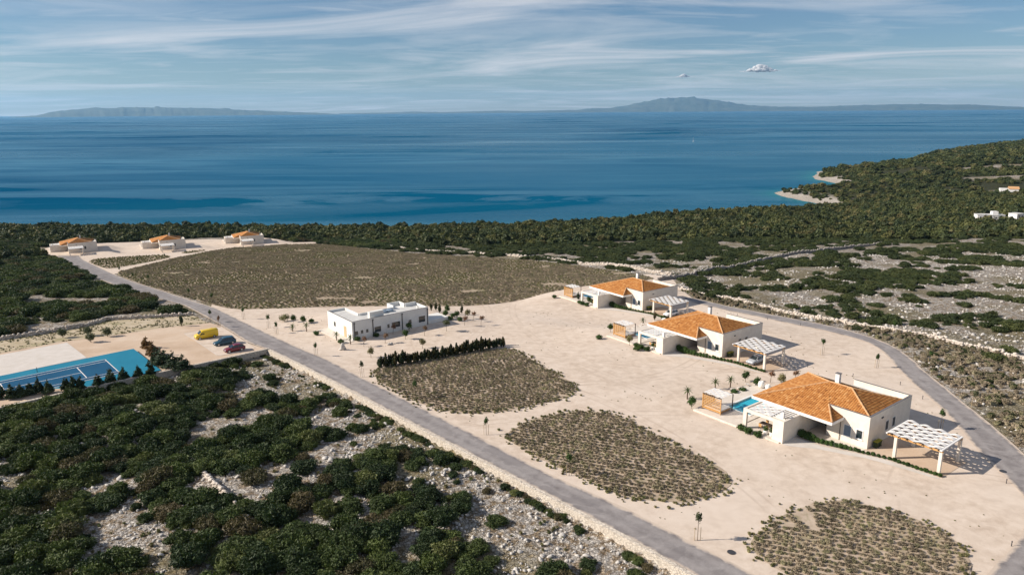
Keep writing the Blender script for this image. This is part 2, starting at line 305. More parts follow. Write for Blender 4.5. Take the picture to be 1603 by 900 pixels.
M['wood'] = pm('warm_timber', (.62, .36, .14), (.48, .25, .09), 5, .6)
M['wood_dark'] = pm('dark_timber', (.07, .045, .03), (.04, .028, .02), 5, .6)
M['glass'] = pm('window_glass', (.02, .03, .035), None, rough=.06, spec=.8)
M['shutter'] = pm('grey_blue_shutter', (.22, .28, .34), (.17, .22, .28), 3, .6)
M['steel'] = pm('dark_metal', (.07, .07, .075), None, rough=.45, metal=.3)
M['paving'] = pm('pale_paving', (.70, .63, .55), (.60, .53, .45), 1.3, .85, .1, 9)
M['pool_tile'] = pm('pool_tile_deep', (.05, .50, .64), (.06, .56, .70), 2, .4)
M['pool_shelf'] = pm('pool_tile_shelf', (.40, .76, .82), (.44, .80, .85), 2, .4)
M['fabric'] = pm('cream_canvas', (.80, .77, .73), (.74, .71, .67), 3, .9)
M['bin'] = pm('bin_plastic', (.035, .055, .02), None, rough=.5)
M['bin_lid'] = pm('bin_lid_plastic', (.30, .28, .02), None, rough=.5)
M['bark'] = pm('bark', (.16, .11, .075), (.09, .06, .04), 9, .9)
M['stake'] = pm('pale_stake', (.55, .42, .25), (.45, .33, .2), 6, .8)
M['rubber'] = pm('tyre_rubber', (.015, .015, .016), None, rough=.8)
M['rim'] = pm('alloy_rim', (.55, .56, .58), None, rough=.3, metal=.9)
M['lamp_glass'] = pm('lamp_glass', (.75, .77, .8), None, rough=.15, spec=.6)
M['tail_glass'] = pm('tail_lamp', (.35, .01, .01), None, rough=.2, spec=.6)
M['pot'] = pm('white_pot', (.78, .75, .70), None, rough=.6)
def paint(name, c):
    m, nt, bs, out = new_mat(name); bs.inputs['Base Color'].default_value = (*c, 1); bs.inputs['Roughness'].default_value = .32; bs.inputs['Coat Weight'].default_value = .6; bs.inputs['Coat Roughness'].default_value = .06
    return m
M['yellow'] = paint('yellow_paint', (.80, .52, .01)); M['teal'] = paint('teal_paint', (.012, .062, .095)); M['red'] = paint('red_paint', (.17, .009, .016)); M['car_white'] = paint('white_car_paint', (.75, .76, .78)); M['car_grey'] = paint('silver_car_paint', (.45, .48, .52))
def leaf_mat(name, c1, c2, c3, ps=.6, trans=.12):
    m, nt, bs, out = new_mat(name); bs.inputs['Roughness'].default_value = .65; bs.inputs['Specular IOR Level'].default_value = .25
    oi = N(nt, 'ShaderNodeObjectInfo')
    a = ramp(nt, oi.outputs['Random'], [(0, c1), (.5, c2), (1, c3)])
    n1 = noise(nt, pos(nt), ps, 4)
    v = ramp(nt, n1, [(.3, (.55, .55, .55)), (.7, (1.45, 1.45, 1.45))])
    LK(nt, mixc(nt, 1.0, a, v, 'MULTIPLY'), bs.inputs['Base Color'])
    tr = N(nt, 'ShaderNodeBsdfTranslucent'); LK(nt, mixc(nt, 1.0, a, (1.2, 1.5, .5), 'MULTIPLY'), tr.inputs[0])
    mx = N(nt, 'ShaderNodeMixShader', Fac=trans); LK(nt, bs.outputs[0], mx.inputs[1]); LK(nt, tr.outputs[0], mx.inputs[2]); LK(nt, mx.outputs[0], out.inputs[0])
    return m
M['maquis'] = leaf_mat('maquis_leaf', (.028, .045, .017), (.043, .064, .020), (.080, .104, .028))
M['maquis_pale'] = leaf_mat('maquis_pale_leaf', (.075, .10, .030), (.095, .115, .034), (.12, .13, .045))
M['maquis_dry'] = leaf_mat('maquis_dry_leaf', (.085, .072, .036), (.10, .08, .04), (.07, .07, .032))
M['juniper'] = leaf_mat('juniper_leaf', (.036, .050, .018), (.050, .066, .022), (.072, .082, .026))
M['oak'] = leaf_mat('oak_leaf', (.046, .062, .022), (.070, .082, .027), (.105, .108, .036), .04)
M['oak_dark'] = leaf_mat('oak_dark_leaf', (.034, .050, .020), (.046, .060, .022), (.060, .072, .026), .04)
M['oak_pale'] = leaf_mat('oak_pale_leaf', (.10, .105, .036), (.12, .115, .042), (.135, .118, .05), .04)
M['lav'] = leaf_mat('lavender_leaf', (.26, .21, .145), (.29, .235, .17), (.225, .208, .115), .25, .05)
M['herb'] = leaf_mat('dry_herb_leaf', (.165, .155, .065), (.20, .175, .085), (.12, .135, .05), .3, .08)
M['hedge'] = leaf_mat('hedge_leaf', (.035, .065, .015), (.045, .085, .018), (.055, .095, .02), 2.0)
M['cypress'] = leaf_mat('cypress_leaf', (.030, .045, .018), (.045, .052, .020), (.075, .062, .022), 2.0)
M['pine'] = leaf_mat('pine_needle', (.028, .046, .022), (.038, .056, .026), (.045, .066, .03), 1.0)
M['brownpine'] = leaf_mat('brown_needle', (.16, .085, .035), (.17, .095, .035), (.18, .1, .04), 1.0)
M['olive'] = leaf_mat('olive_leaf', (.07, .085, .04), (.09, .10, .05), (.11, .115, .06), 2.0)
M['rust'] = leaf_mat('russet_leaf', (.17, .09, .05), (.19, .10, .06), (.15, .09, .05), 2.0)
M['palm'] = leaf_mat('palm_leaf', (.07, .10, .035), (.085, .115, .04), (.10, .12, .045), 2.0)
# limestone rock
def rock_mat(name, a=(.60, .57, .53), b=(.40, .37, .34), c=(.74, .71, .67)):
    m, nt, bs, out = new_mat(name); p = pos(nt); bs.inputs['Roughness'].default_value = .9
    oi = N(nt, 'ShaderNodeObjectInfo')
    n1 = noise(nt, p, 1.7, 6, .65)
    LK(nt, ramp(nt, n1, [(.3, b), (.5, a), (.7, c)]), bs.inputs['Base Color']); bump(nt, bs, noise(nt, p, 7, 6), .6, .1)
    return m
M['rock'] = rock_mat('limestone', (.50, .47, .43), (.32, .295, .265), (.64, .61, .57)); M['shaderock'] = rock_mat('shaded_wall_limestone', (.33, .30, .27), (.22, .20, .18), (.46, .43, .39)); M['wallrock'] = rock_mat('wall_limestone', (.56, .49, .42), (.40, .34, .28), (.70, .63, .55))  # grey wall stone: darker copy, shaded side painted into its colour
def masonry(name, c1, c2, c3, scale=2.6, mortar=(.33, .28, .23)):
    m, nt, bs, out = new_mat(name); p = pos(nt); bs.inputs['Roughness'].default_value = .9
    mp = N(nt, 'ShaderNodeMapping'); mp.inputs['Scale'].default_value = (1, 1, 1.7); LK(nt, p, mp.inputs[0])
    vo = N(nt, 'ShaderNodeTexVoronoi', Scale=scale); LK(nt, mp.outputs[0], vo.inputs['Vector'])
    ve = N(nt, 'ShaderNodeTexVoronoi', Scale=scale); ve.feature = 'DISTANCE_TO_EDGE'; LK(nt, mp.outputs[0], ve.inputs['Vector'])
    sp = N(nt, 'ShaderNodeSeparateColor'); LK(nt, vo.outputs['Color'], sp.inputs[0])
    col = ramp(nt, sp.outputs[0], [(0, c1), (.5, c2), (1, c3)])
    e = ramp(nt, ve.outputs['Distance'], [(.01, (0, 0, 0)), (.07, (1, 1, 1))])
    LK(nt, mixc(nt, e, mortar, col), bs.inputs['Base Color']); bump(nt, bs, e, .8, .06)
    return m
M['masonry'] = masonry('stone_masonry', (.62, .54, .44), (.70, .62, .52), (.54, .46, .37))
# gravel yard
def ground_mat(name, cols, s1=.35, s2=6.0, patch=None, bst=.35):
    m, nt, bs, out = new_mat(name); p = pos(nt); bs.inputs['Roughness'].default_value = .95; bs.inputs['Specular IOR Level'].default_value = .15
    a = noise(nt, p, s1, 6, .62, .3); b = noise(nt, p, s2, 4, .7)
    c = ramp(nt, math_node(nt, 'ADD', math_node(nt, 'MULTIPLY', a, .7), math_node(nt, 'MULTIPLY', b, .3)), [(.36, cols[0]), (.5, cols[1]), (.64, cols[2])])
    if patch:
        k = ramp(nt, noise(nt, p, patch[1], 5, .6, .5), [(patch[2], (0, 0, 0)), (patch[3], (1, 1, 1))])
        c = mixc(nt, k, c, patch[0])
    LK(nt, c, bs.inputs['Base Color']); bump(nt, bs, b, bst, .05)
    return m
M['gravel'] = ground_mat('pinkish_gravel', ((.50, .40, .315), (.60, .495, .40), (.675, .57, .475)), .6, 8.0, ((.67, .57, .48), .05, .45, .8))
def add_tracks(m, arcs, col):
    """faint pairs of wheel tracks worn into the gravel along wide arcs"""
    nt = m.node_tree; bs = [n for n in nt.nodes if n.type == 'BSDF_PRINCIPLED'][0]; src = bs.inputs['Base Color'].links[0].from_socket; p = pos(nt); tot = None
    sp = N(nt, 'ShaderNodeSeparateXYZ'); LK(nt, p, sp.inputs[0]); nz = noise(nt, p, .10, 4, .6)
    for cx, cy, r in arcs:
        dx = math_node(nt, 'SUBTRACT', sp.outputs[0], cx); dy = math_node(nt, 'SUBTRACT', sp.outputs[1], cy)
        d = math_node(nt, 'ABSOLUTE', math_node(nt, 'SUBTRACT', math_node(nt, 'SQRT', math_node(nt, 'ADD', math_node(nt, 'MULTIPLY', dx, dx), math_node(nt, 'MULTIPLY', dy, dy))), r))
        t = math_node(nt, 'ABSOLUTE', math_node(nt, 'SUBTRACT', d, .78)); l = ramp(nt, t, [(.08, (1, 1, 1)), (.30, (0, 0, 0))]); tot = l if tot is None else math_node(nt, 'MAXIMUM', tot, l)
    k = math_node(nt, 'MULTIPLY', tot, math_node(nt, 'MULTIPLY', ramp(nt, nz, [(.42, (0, 0, 0)), (.62, (1, 1, 1))]), .55)); LK(nt, mixc(nt, k, src, col), bs.inputs['Base Color'])
add_tracks(M['gravel'], [(-60, 60, 95), (110, 190, 110), (20, 20, 92), (-5, 245, 120), (95, 60, 52), (-90, 180, 84), (60, 260, 128), (10, 160, 34), (72, 128, 20)], (.44, .345, .27))
M['lot'] = ground_mat('sandy_lot', ((.47, .35, .25), (.55, .42, .31), (.61, .49, .38)), .15, 5.0)
M['concrete'] = ground_mat('pale_concrete', ((.55, .50, .44), (.60, .55, .50), (.65, .60, .55)), .5, 6.0)
M['asphalt'] = ground_mat('worn_asphalt', ((.17, .15, .145), (.245, .222, .215), (.32, .295, .285)), .5, 6.0, ((.37, .33, .305), .22, .5, .72))
M['soil'] = ground_mat('dry_soil', ((.33, .26, .19), (.44, .35, .265), (.53, .43, .335)), .35, 4.0, ((.24, .21, .12), .5, .5, .75))
M['fieldsoil'] = ground_mat('field_soil', ((.27, .21, .15), (.33, .26, .185), (.39, .31, .225)), .12, 2.0, ((.235, .215, .12), .05, .5, .7))
M['drygrass'] = ground_mat('dry_grass_ground', ((.38, .31, .20), (.46, .38, .265), (.54, .46, .35)), .4, 5.0, ((.25, .23, .11), .3, .5, .75))
M['court'] = ground_mat('court_teal', ((.015, .17, .27), (.018, .19, .295), (.021, .21, .32)), .2, 8.0, None, .05)
M['court_in'] = ground_mat('court_blue', ((.009, .07, .15), (.011, .083, .17), (.013, .096, .19)), .2, 8.0, None, .05)
# ------------------------------------------------------------------ terrain, sea, far hills
def graded(lo_far, lo, hi, hi_far, step, grow):
    a = list(np.arange(lo, hi + step * .5, step)); s = step; x = a[-1]
    while x < hi_far: s *= 1 + grow; x += s; a.append(x)
    s = step; x = lo; b = []
    while x > lo_far: s *= 1 + grow; x -= s; b.append(x)
    return np.array(b[::-1] + a)
gx = graded(-3500, -105, 95, 3500, 1.25, .021); gy = graded(-200, 55, 165, 3300, 1.25, .014)
GX, GY = np.meshgrid(gx, gy); X = GX.ravel(); Y = GY.ravel()
Zt = ground(X, Y)
for P in SITES:                                                   # keep the ground just under the sheets laid on it
    i = inside(P, X, Y); Zt = Zt - np.where(i, np.minimum(.5, .09 * dist_poly(P, X, Y)) * (Y > 168), 0)
    Zt = Zt - np.where(i & (Y <= 168), .03, 0)
nx, ny = len(gx), len(gy)
idx = np.arange(nx * ny).reshape(ny, nx)
F = np.stack([idx[:-1, :-1], idx[:-1, 1:], idx[1:, 1:], idx[1:, :-1]], -1).reshape(-1, 4)
WL = np.array(WOODS_LINE)
def woods_mask(X, Y):
    """>0 inside the wood behind the site"""
    o = np.argsort(WL[:, 0]); return Y - np.interp(X, WL[o, 0], WL[o, 1])
dcst = dist_poly(COAST, X, Y); dcst = np.where(inside(COAST, X, Y), dcst, -dcst)
CLEAR = [(505, 735, 40, 10), (325, 480, 30, 7), (370, 500, 16, 5), (560, 800, 50, 8), (620, 900, 60, 16), (700, 1000, 80, 12), (420, 620, 30, 5), (820, 1150, 90, 14), (450, 690, 26, 6)]
def clearing(X, Y):
    c = np.zeros(np.shape(X))
    for cx, cy, rx, ry in CLEAR: c = np.maximum(c, 1.25 - np.hypot((X - cx) / rx, (Y - cy) / ry) + (fbm(X / 9, Y / 9, 3) - .5) * .9)
    return c
zr = np.clip((woods_mask(X, Y) + 6) / 12, 0, 1) * np.clip((dcst - 2 - 13 * fbm(X / 22, Y / 22, 3)) / 5, 0, 1); zr *= 1 - np.clip(clearing(X, Y) * 4, 0, 1)
zg = np.clip(1.6 - dcst / 22, 0, 1) * (Y > 500)
grassy = np.clip((fbm(X / 14 + 5, Y / 14, 3) - .48) * 6, 0, 1)
ter = fast_mesh('ground', np.stack([X, Y, Zt], 1), F, None, smooth=True); tag(ter, kind='structure')
at = ter.data.color_attributes.new('zone', 'FLOAT_COLOR', 'POINT'); at.data.foreach_set('color', np.stack([zr, zg, grassy, np.ones_like(zr)], 1).astype(np.float32).ravel())
m, nt, bs, out = new_mat('karst_ground'); p = pos(nt); bs.inputs['Roughness'].default_value = .95; bs.inputs['Specular IOR Level'].default_value = .15
za = N(nt, 'ShaderNodeVertexColor'); za.layer_name = 'zone'; zs = N(nt, 'ShaderNodeSeparateColor'); LK(nt, za.outputs[0], zs.inputs[0])
vo = N(nt, 'ShaderNodeTexVoronoi', Scale=1.5); LK(nt, p, vo.inputs['Vector'])
n1 = noise(nt, p, .8, 6, .65); n2 = noise(nt, p, 3.0, 5, .7)
rockc = ramp(nt, n2, [(.30, (.31, .275, .24)), (.47, (.51, .47, .42)), (.66, (.68, .645, .595))])
soilc = ramp(nt, n2, [(.35, (.20, .145, .09)), (.6, (.36, .28, .19))])
k = ramp(nt, n1, [(.46, (0, 0, 0)), (.58, (1, 1, 1))])
c = mixc(nt, k, rockc, soilc)
c = mixc(nt, math_node(nt, 'MULTIPLY', zs.outputs[2], .75), c, ramp(nt, n2, [(.3, (.13, .12, .055)), (.7, (.33, .27, .15))]))
c = mixc(nt, zs.outputs[0], c, ramp(nt, n1, [(.3, (.030, .034, .016)), (.7, (.055, .055, .026))]))
c = mixc(nt, zs.outputs[1], c, ramp(nt, n2, [(.3, (.30, .26, .22)), (.5, (.50, .45, .39)), (.7, (.66, .60, .53))]))
nd = N(nt, 'ShaderNodeTexNoise', Scale=1.8, Detail=3.0); LK(nt, p, nd.inputs['Vector']); wv = N(nt, 'ShaderNodeVectorMath', operation='ADD'); ws = N(nt, 'ShaderNodeVectorMath', operation='SCALE'); LK(nt, nd.outputs['Color'], ws.inputs[0]); ws.inputs['Scale'].default_value = .7; LK(nt, p, wv.inputs[0]); LK(nt, ws.outputs[0], wv.inputs[1]); pw = wv.outputs[0]
ve = N(nt, 'ShaderNodeTexVoronoi', Scale=2.3); ve.feature = 'DISTANCE_TO_EDGE'; LK(nt, pw, ve.inputs['Vector'])
v5 = N(nt, 'ShaderNodeTexVoronoi', Scale=2.3); LK(nt, pw, v5.inputs['Vector']); s5 = N(nt, 'ShaderNodeSeparateColor'); LK(nt, v5.outputs['Color'], s5.inputs[0])
crk = ramp(nt, ve.outputs['Distance'], [(.0, (.42, .40, .38)), (.10, (1, 1, 1))]); blk = ramp(nt, s5.outputs[0], [(0, (.72, .71, .70)), (1, (1.12, 1.12, 1.12))])
stone = mixc(nt, 1.0, mixc(nt, 1.0, c, crk, 'MULTIPLY'), blk, 'MULTIPLY'); c = mixc(nt, math_node(nt, 'SUBTRACT', 1.0, zs.outputs[0], clamp=True), c, stone)
LK(nt, c, bs.inputs['Base Color']); bump(nt, bs, math_node(nt, 'ADD', math_node(nt, 'ADD', vo.outputs['Distance'], n2), math_node(nt, 'MULTIPLY', crk, .8)), .9, .25)
ter.data.materials.append(m)
# sea
sxs = graded(-42000, -300, 1500, 42000, 15, .06); sys_ = graded(-3000, 500, 2000, 42000, 15, .06)
SX, SY = np.meshgrid(sxs, sys_); dS = dist_poly(COAST, SX.ravel(), SY.ravel()); dS = np.where(inside(COAST, SX.ravel(), SY.ravel()), 0, dS)
idx = np.arange(SX.size).reshape(SX.shape)
sea = fast_mesh('sea', np.stack([SX.ravel(), SY.ravel(), np.zeros(SX.size)], 1), np.stack([idx[:-1, :-1], idx[:-1, 1:], idx[1:, 1:], idx[1:, :-1]], -1).reshape(-1, 4)); tag(sea, kind='structure')
at = sea.data.color_attributes.new('depth', 'FLOAT_COLOR', 'POINT'); sh = np.exp(-dS / 16); at.data.foreach_set('color', np.stack([sh, np.exp(-dS / 260), sh, np.ones_like(sh)], 1).astype(np.float32).ravel())
m, nt, bs, out = new_mat('sea_water'); p = pos(nt)
za = N(nt, 'ShaderNodeVertexColor'); za.layer_name = 'depth'; zs = N(nt, 'ShaderNodeSeparateColor'); LK(nt, za.outputs[0], zs.inputs[0])
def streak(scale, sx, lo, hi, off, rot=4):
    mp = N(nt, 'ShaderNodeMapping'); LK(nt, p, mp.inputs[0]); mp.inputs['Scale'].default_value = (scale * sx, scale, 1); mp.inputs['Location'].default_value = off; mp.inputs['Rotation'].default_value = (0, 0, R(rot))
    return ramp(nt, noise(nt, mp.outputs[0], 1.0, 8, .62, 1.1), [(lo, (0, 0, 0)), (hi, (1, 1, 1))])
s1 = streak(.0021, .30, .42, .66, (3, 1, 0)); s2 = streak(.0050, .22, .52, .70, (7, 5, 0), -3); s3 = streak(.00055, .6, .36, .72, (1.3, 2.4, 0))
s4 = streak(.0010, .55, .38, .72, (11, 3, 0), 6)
cA = mixc(nt, s3, (.0, .058, .135), (.0, .095, .195))
cA = mixc(nt, math_node(nt, 'MULTIPLY', s1, .5), cA, (.008, .115, .185))
cA = mixc(nt, math_node(nt, 'MULTIPLY', s2, .5), cA, (.06, .24, .34))  # sky sheen on slicks painted in as paler colour, next layer too
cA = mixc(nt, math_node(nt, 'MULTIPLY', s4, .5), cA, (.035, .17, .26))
cA = mixc(nt, math_node(nt, 'MULTIPLY', zs.outputs[1], .55), cA, (.002, .085, .155))
cA = mixc(nt, zs.outputs[0], cA, (.012, .165, .20))
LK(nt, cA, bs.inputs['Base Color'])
LK(nt, math_node(nt, 'ADD', .34, math_node(nt, 'MULTIPLY', s1, -.12)), bs.inputs['Roughness']); bs.inputs['IOR'].default_value = 1.33
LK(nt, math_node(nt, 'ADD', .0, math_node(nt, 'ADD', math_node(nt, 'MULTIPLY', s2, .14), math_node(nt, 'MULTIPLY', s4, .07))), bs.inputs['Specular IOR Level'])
bump(nt, bs, noise(nt, p, .22, 5, .6), .35, 1.0)
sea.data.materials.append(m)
# hills across the water: ridge profiles given as bearing (degrees right of +Y), height in metres
def ridge(name, prof, dist, depth, mat, seed):
    b = np.array([q[0] for q in prof]); h = np.array([q[1] for q in prof]); bb = np.linspace(b[0], b[-1], 260); hh = np.interp(bb, b, h) * 1.46
    hh = hh * (1 + .16 * (fbm(bb * 2.3 + seed, bb * 0 + seed, 4) - .5)) ; rows = 9; V = []
    for j in range(rows):
        t = j / (rows - 1); prof_t = math.sin(math.pi * min(t * 1.0, 1)) ** .8 if 0 < t < 1 else 0
        d = dist + depth * t + 500 * (fbm(bb * 1.7 + j * 3.3, bb * 0 + j, 3) - .5)
        z = hh * prof_t * (.75 + .5 * fbm(bb * 3 + j * 1.7, bb * 0 + 5 * j, 3)) if 0 < j < rows - 1 else np.full_like(bb, -6)
        if j == rows // 2: z = hh
        V.append(np.stack([d * np.sin(np.radians(bb)), d * np.cos(np.radians(bb)), z], 1))
    V = np.concatenate(V); i = np.arange(260 * rows).reshape(rows, 260)
    o = fast_mesh(name, V, np.stack([i[:-1, :-1], i[:-1, 1:], i[1:, 1:], i[1:, :-1]], -1).reshape(-1, 4), mat, smooth=True); tag(o, kind='structure'); return o
M['hill'] = pm('far_hill_scrub', (.05, .07, .045), (.10, .11, .075), .002, .95)
ridge('hills', [(-34, 5), (-32.6, 40), (-31.4, 150), (-29.5, 225), (-26, 240), (-22.5, 215), (-19.5, 150), (-17.5, 105), (-15, 60), (-13, 10)], 31500, 6000, M['hill'], 1.3)
ridge('hills', [(-13, 25), (-9, 45), (-7.5, 70), (-5.5, 45), (-3, 60), (-1, 80), (1, 55), (3, 75), (5, 85), (6.3, 131), (7.6, 140), (8.6, 200), (10, 330), (11.5, 440), (12.9, 486), (14, 440), (15.3, 376), (17.6, 200), (19.5, 140), (21.7, 123), (24, 150), (27.9, 184), (31.7, 150), (34.2, 75), (37, 20)], 34500, 7000, M['hill'], 4.1)

# ------------------------------------------------------------------ sheets laid on the ground
def sheet(name, poly, off, mat, step=3.0, smooth_n=1, jit=0.0, z=None, kind='structure', edge=False):
    P = chaikin(poly, smooth_n) if smooth_n else list(poly)
    Q = []
    for i in range(len(P)):
        a, b = P[i], P[(i + 1) % len(P)]; n = max(1, int(math.hypot(b[0] - a[0], b[1] - a[1]) / step))
        for k in range(n): t = k / n; Q.append((a[0] + (b[0] - a[0]) * t, a[1] + (b[1] - a[1]) * t))
    if jit:
        q = np.array(Q); n_ = np.roll(q, -1, 0) - np.roll(q, 1, 0); n_ /= np.linalg.norm(n_, axis=1)[:, None] + 1e-9
        w = (fbm(q[:, 0] / 1.6, q[:, 1] / 1.6, 3) - .5) * 2 * jit; q = q + np.stack([-n_[:, 1], n_[:, 0]], 1) * w[:, None]; Q = [tuple(x) for x in q]
    A = np.array(Q); x0, y0 = A.min(0); x1, y1 = A.max(0)
    gx_, gy_ = np.meshgrid(np.arange(x0, x1, step), np.arange(y0, y1, step)); gx_ = gx_.ravel(); gy_ = gy_.ravel()
    ok = inside(Q, gx_, gy_) & (dist_poly(Q, gx_, gy_) > step * .35)
    pts = [Vector(q) for q in Q] + [Vector((x, y)) for x, y in zip(gx_[ok], gy_[ok])]
    n = len(Q); r = geometry.delaunay_2d_cdt(pts, [(i, (i + 1) % n) for i in range(n)], [list(range(n))], 1, 1e-5)
    V = np.array([(v.x, v.y) for v in r[0]]); Z = (z_base(V[:, 0], V[:, 1]) if z is None else np.full(len(V), z)) + off
    tris = np.array([f for f in r[2] if len(f) == 3], np.int32)
    e1 = V[tris[:, 1]] - V[tris[:, 0]]; e2 = V[tris[:, 2]] - V[tris[:, 0]]; flip = (e1[:, 0] * e2[:, 1] - e1[:, 1] * e2[:, 0]) < 0; tris[flip] = tris[flip][:, ::-1]
    o = fast_mesh(name, np.column_stack([V, Z]), tris, mat, smooth=True)
    if edge:
        de = dist_poly(P, V[:, 0], V[:, 1]); at = o.data.color_attributes.new('edge', 'FLOAT_COLOR', 'POINT'); dd = np.zeros(len(o.data.vertices)); dd[:len(de)] = de[:len(dd)]; at.data.foreach_set('color', np.stack([dd / 3, dd, dd, np.ones_like(dd)], 1).astype(np.float32).ravel())
    if kind: tag(o, kind=kind)
    return o
m, nt, bs, out = new_mat('worn_asphalt_road'); p = pos(nt); bs.inputs['Roughness'].default_value = .92; bs.inputs['Specular IOR Level'].default_value = .2
za = N(nt, 'ShaderNodeVertexColor'); za.layer_name = 'edge'; zs = N(nt, 'ShaderNodeSeparateColor'); LK(nt, za.outputs[0], zs.inputs[0]); ed = zs.outputs[0]
fine = noise(nt, p, 7, 4, .7); mid = noise(nt, p, .55, 5, .65, .6); big = noise(nt, p, .12, 4, .6, .8)
c = ramp(nt, math_node(nt, 'ADD', math_node(nt, 'MULTIPLY', mid, .7), math_node(nt, 'MULTIPLY', fine, .3)), [(.34, (.17, .152, .148)), (.5, (.245, .224, .218)), (.66, (.33, .305, .295))])
lane = ramp(nt, ed, [(.18, (0, 0, 0)), (.36, (1, 1, 1)), (.52, (1, 1, 1)), (.7, (0, 0, 0))]); c = mixc(nt, math_node(nt, 'MULTIPLY', lane, math_node(nt, 'MULTIPLY', big, .8)), c, (.36, .33, .315))
pt = ramp(nt, big, [(.56, (0, 0, 0)), (.60, (1, 1, 1))]); c = mixc(nt, math_node(nt, 'MULTIPLY', pt, .45), c, (.165, .15, .15))
vk = N(nt, 'ShaderNodeTexVoronoi', Scale=.35); vk.feature = 'DISTANCE_TO_EDGE'; LK(nt, p, vk.inputs['Vector']); c = mixc(nt, ramp(nt, vk.outputs['Distance'], [(.0, (.18,) * 3), (.012, (0, 0, 0))]), c, (.12, .11, .105))
dust = math_node(nt, 'SUBTRACT', math_node(nt, 'MULTIPLY', mid, 1.15), math_node(nt, 'MULTIPLY', ed, 2.4)); c = mixc(nt, ramp(nt, dust, [(.10, (0, 0, 0)), (.42, (1, 1, 1))]), c, (.55, .455, .37))
LK(nt, c, bs.inputs['Base Color']); bump(nt, bs, fine, .3, .03); M['road'] = m
sheet('gravel_yard', YARD, .05, M['gravel'], 2.5, 1, .25)
sheet('gravel_yard', YARD_FAR, .05, M['gravel'], 4, 1, .4)
sheet('sandy_lot', LOT, .05, M['lot'], 2.5, 0, .0)
sheet('dry_grass_strip', GRASS_STRIP, .07, M['drygrass'], 2.5, 0, .3)
sheet('concrete_pad', PAD_CONC, .09, M['concrete'], 2.5, 0)
sheet('parking_bay', PARK_PAD, .09, M['gravel'], 2.5, 0)
sheet('road', ROAD_MAIN, .11, M['road'], 1.2, 0, .12, edge=True)
sheet('road', ROAD_RIGHT_L + ROAD_RIGHT_R[::-1], .11, M['road'], 1.2, 1, .12, edge=True)
sheet('lavender_soil', FIELD, .09, M['fieldsoil'], 5, 1, .5)
for P in (PLOT_A, PLOT_B, PLOT_C): sheet('lavender_soil', P, .09, M['soil'], 2, 2, .35)
sheet('lavender_soil', PLOT_E, .09, M['fieldsoil'], 4, 1, .4); sheet('lavender_soil', PLOT_F, .09, M['fieldsoil'], 4, 1, .3)
def strip_path(name, pts, wid, off, mat):
    V = []; 
    for i, p in enumerate(pts):
        a = Vector(pts[max(i - 1, 0)]); b = Vector(pts[min(i + 1, len(pts) - 1)]); d = (b - a).normalized(); nn = Vector((-d.y, d.x)) * wid / 2
        for s in (1, -1): q = Vector(p) + nn * s; V.append((q.x, q.y, zat(q.x, q.y) + off))
    return mesh_obj(name, V, [(2 * i, 2 * i + 1, 2 * i + 3, 2 * i + 2) for i in range(len(pts) - 1)], mat)
def densify(P, step):
    Q = []
    for a, b in zip(P[:-1], P[1:]):
        n = max(1, int(math.dist(a, b) / step)); Q += [(a[0] + (b[0] - a[0]) * k / n, a[1] + (b[1] - a[1]) * k / n) for k in range(n)]
    return Q + [tuple(P[-1])]
for L in PARK_LINES: tag(strip_path('parking_line', densify(L, 3), .16, .13, M['concrete']), kind='structure')
# tennis court: true size, 36.6 x 18.3 m, lines to standard
tA, tS, tL = [np.array(q) for q in TENNIS]; tu = tL - tA; tu /= np.linalg.norm(tu); tv = np.array([-tu[1], tu[0]])   # u away from the right baseline, v towards the wall
if np.dot(tv, np.array([1, -1])) < 0: tv = -tv
tz = zat(*(tA + tu * 12 + tv * 4)) + .02
def court(u, v): q = tA + tu * u + tv * (v - 1.37); return (q[0], q[1])
court_t = thing('tennis_court', 'blue hard tennis court with teal surround and white lines beside the parking bay', 'tennis court', (*court(11.9, 5.5), tz))
def courtquad(name, u0, u1, v0, v1, dz, mat):
    c = court(11.9, 5.5); P = [court(*q) for q in ((u0, v0), (u1, v0), (u1, v1), (u0, v1))]
    mb = MB(); mb.poly([(p[0] - c[0], p[1] - c[1], dz) for p in P]); o = mb.build(name, mat, court_t); return o
courtquad('surround', -6.4, 30.2, -3.66, 14.6, .10, M['court']); courtquad('playing_surface', 0, 23.77, 0, 10.97, .13, M['court_in'])
for u0, u1, v0, v1 in [(0, .1, 0, 10.97), (23.67, 23.77, 0, 10.97), (0, 23.77, 0, .1), (0, 23.77, 10.87, 10.97), (0, 23.77, 1.37, 1.45), (0, 23.77, 9.52, 9.6), (5.44, 5.54, 1.37, 9.6), (18.23, 18.33, 1.37, 9.6), (5.49, 18.29, 5.44, 5.52)]:
    courtquad('line', u0 - .03, u1 + .03, v0 - .03, v1 + .03, .155, M['white'])
for v in (-.9, 11.9): c = court(11.885, v); o_ = court(11.9, 5.5); mb = MB(); mb.tube([(c[0] - o_[0], c[1] - o_[1], .1), (c[0] - o_[0], c[1] - o_[1], 1.15)], .05, 6); mb.build('net_post', M['steel'], court_t)
# manhole covers
for i, (x, y) in enumerate(MANHOLES):
    mb = MB(); mb.lathe([(.45, 0), (.45, .03), (.36, .035), (.34, .03), (.05, .03)], n=16); o = mb.build('manhole_cover', M['steel'])
    o.location = (x, y, zat(x, y) + .115); tag(o, ['dark round manhole cover beside the right-hand road near the carport', 'dark round manhole cover in gravel near the main road below plot edge'][i], 'manhole cover', 'manhole covers')

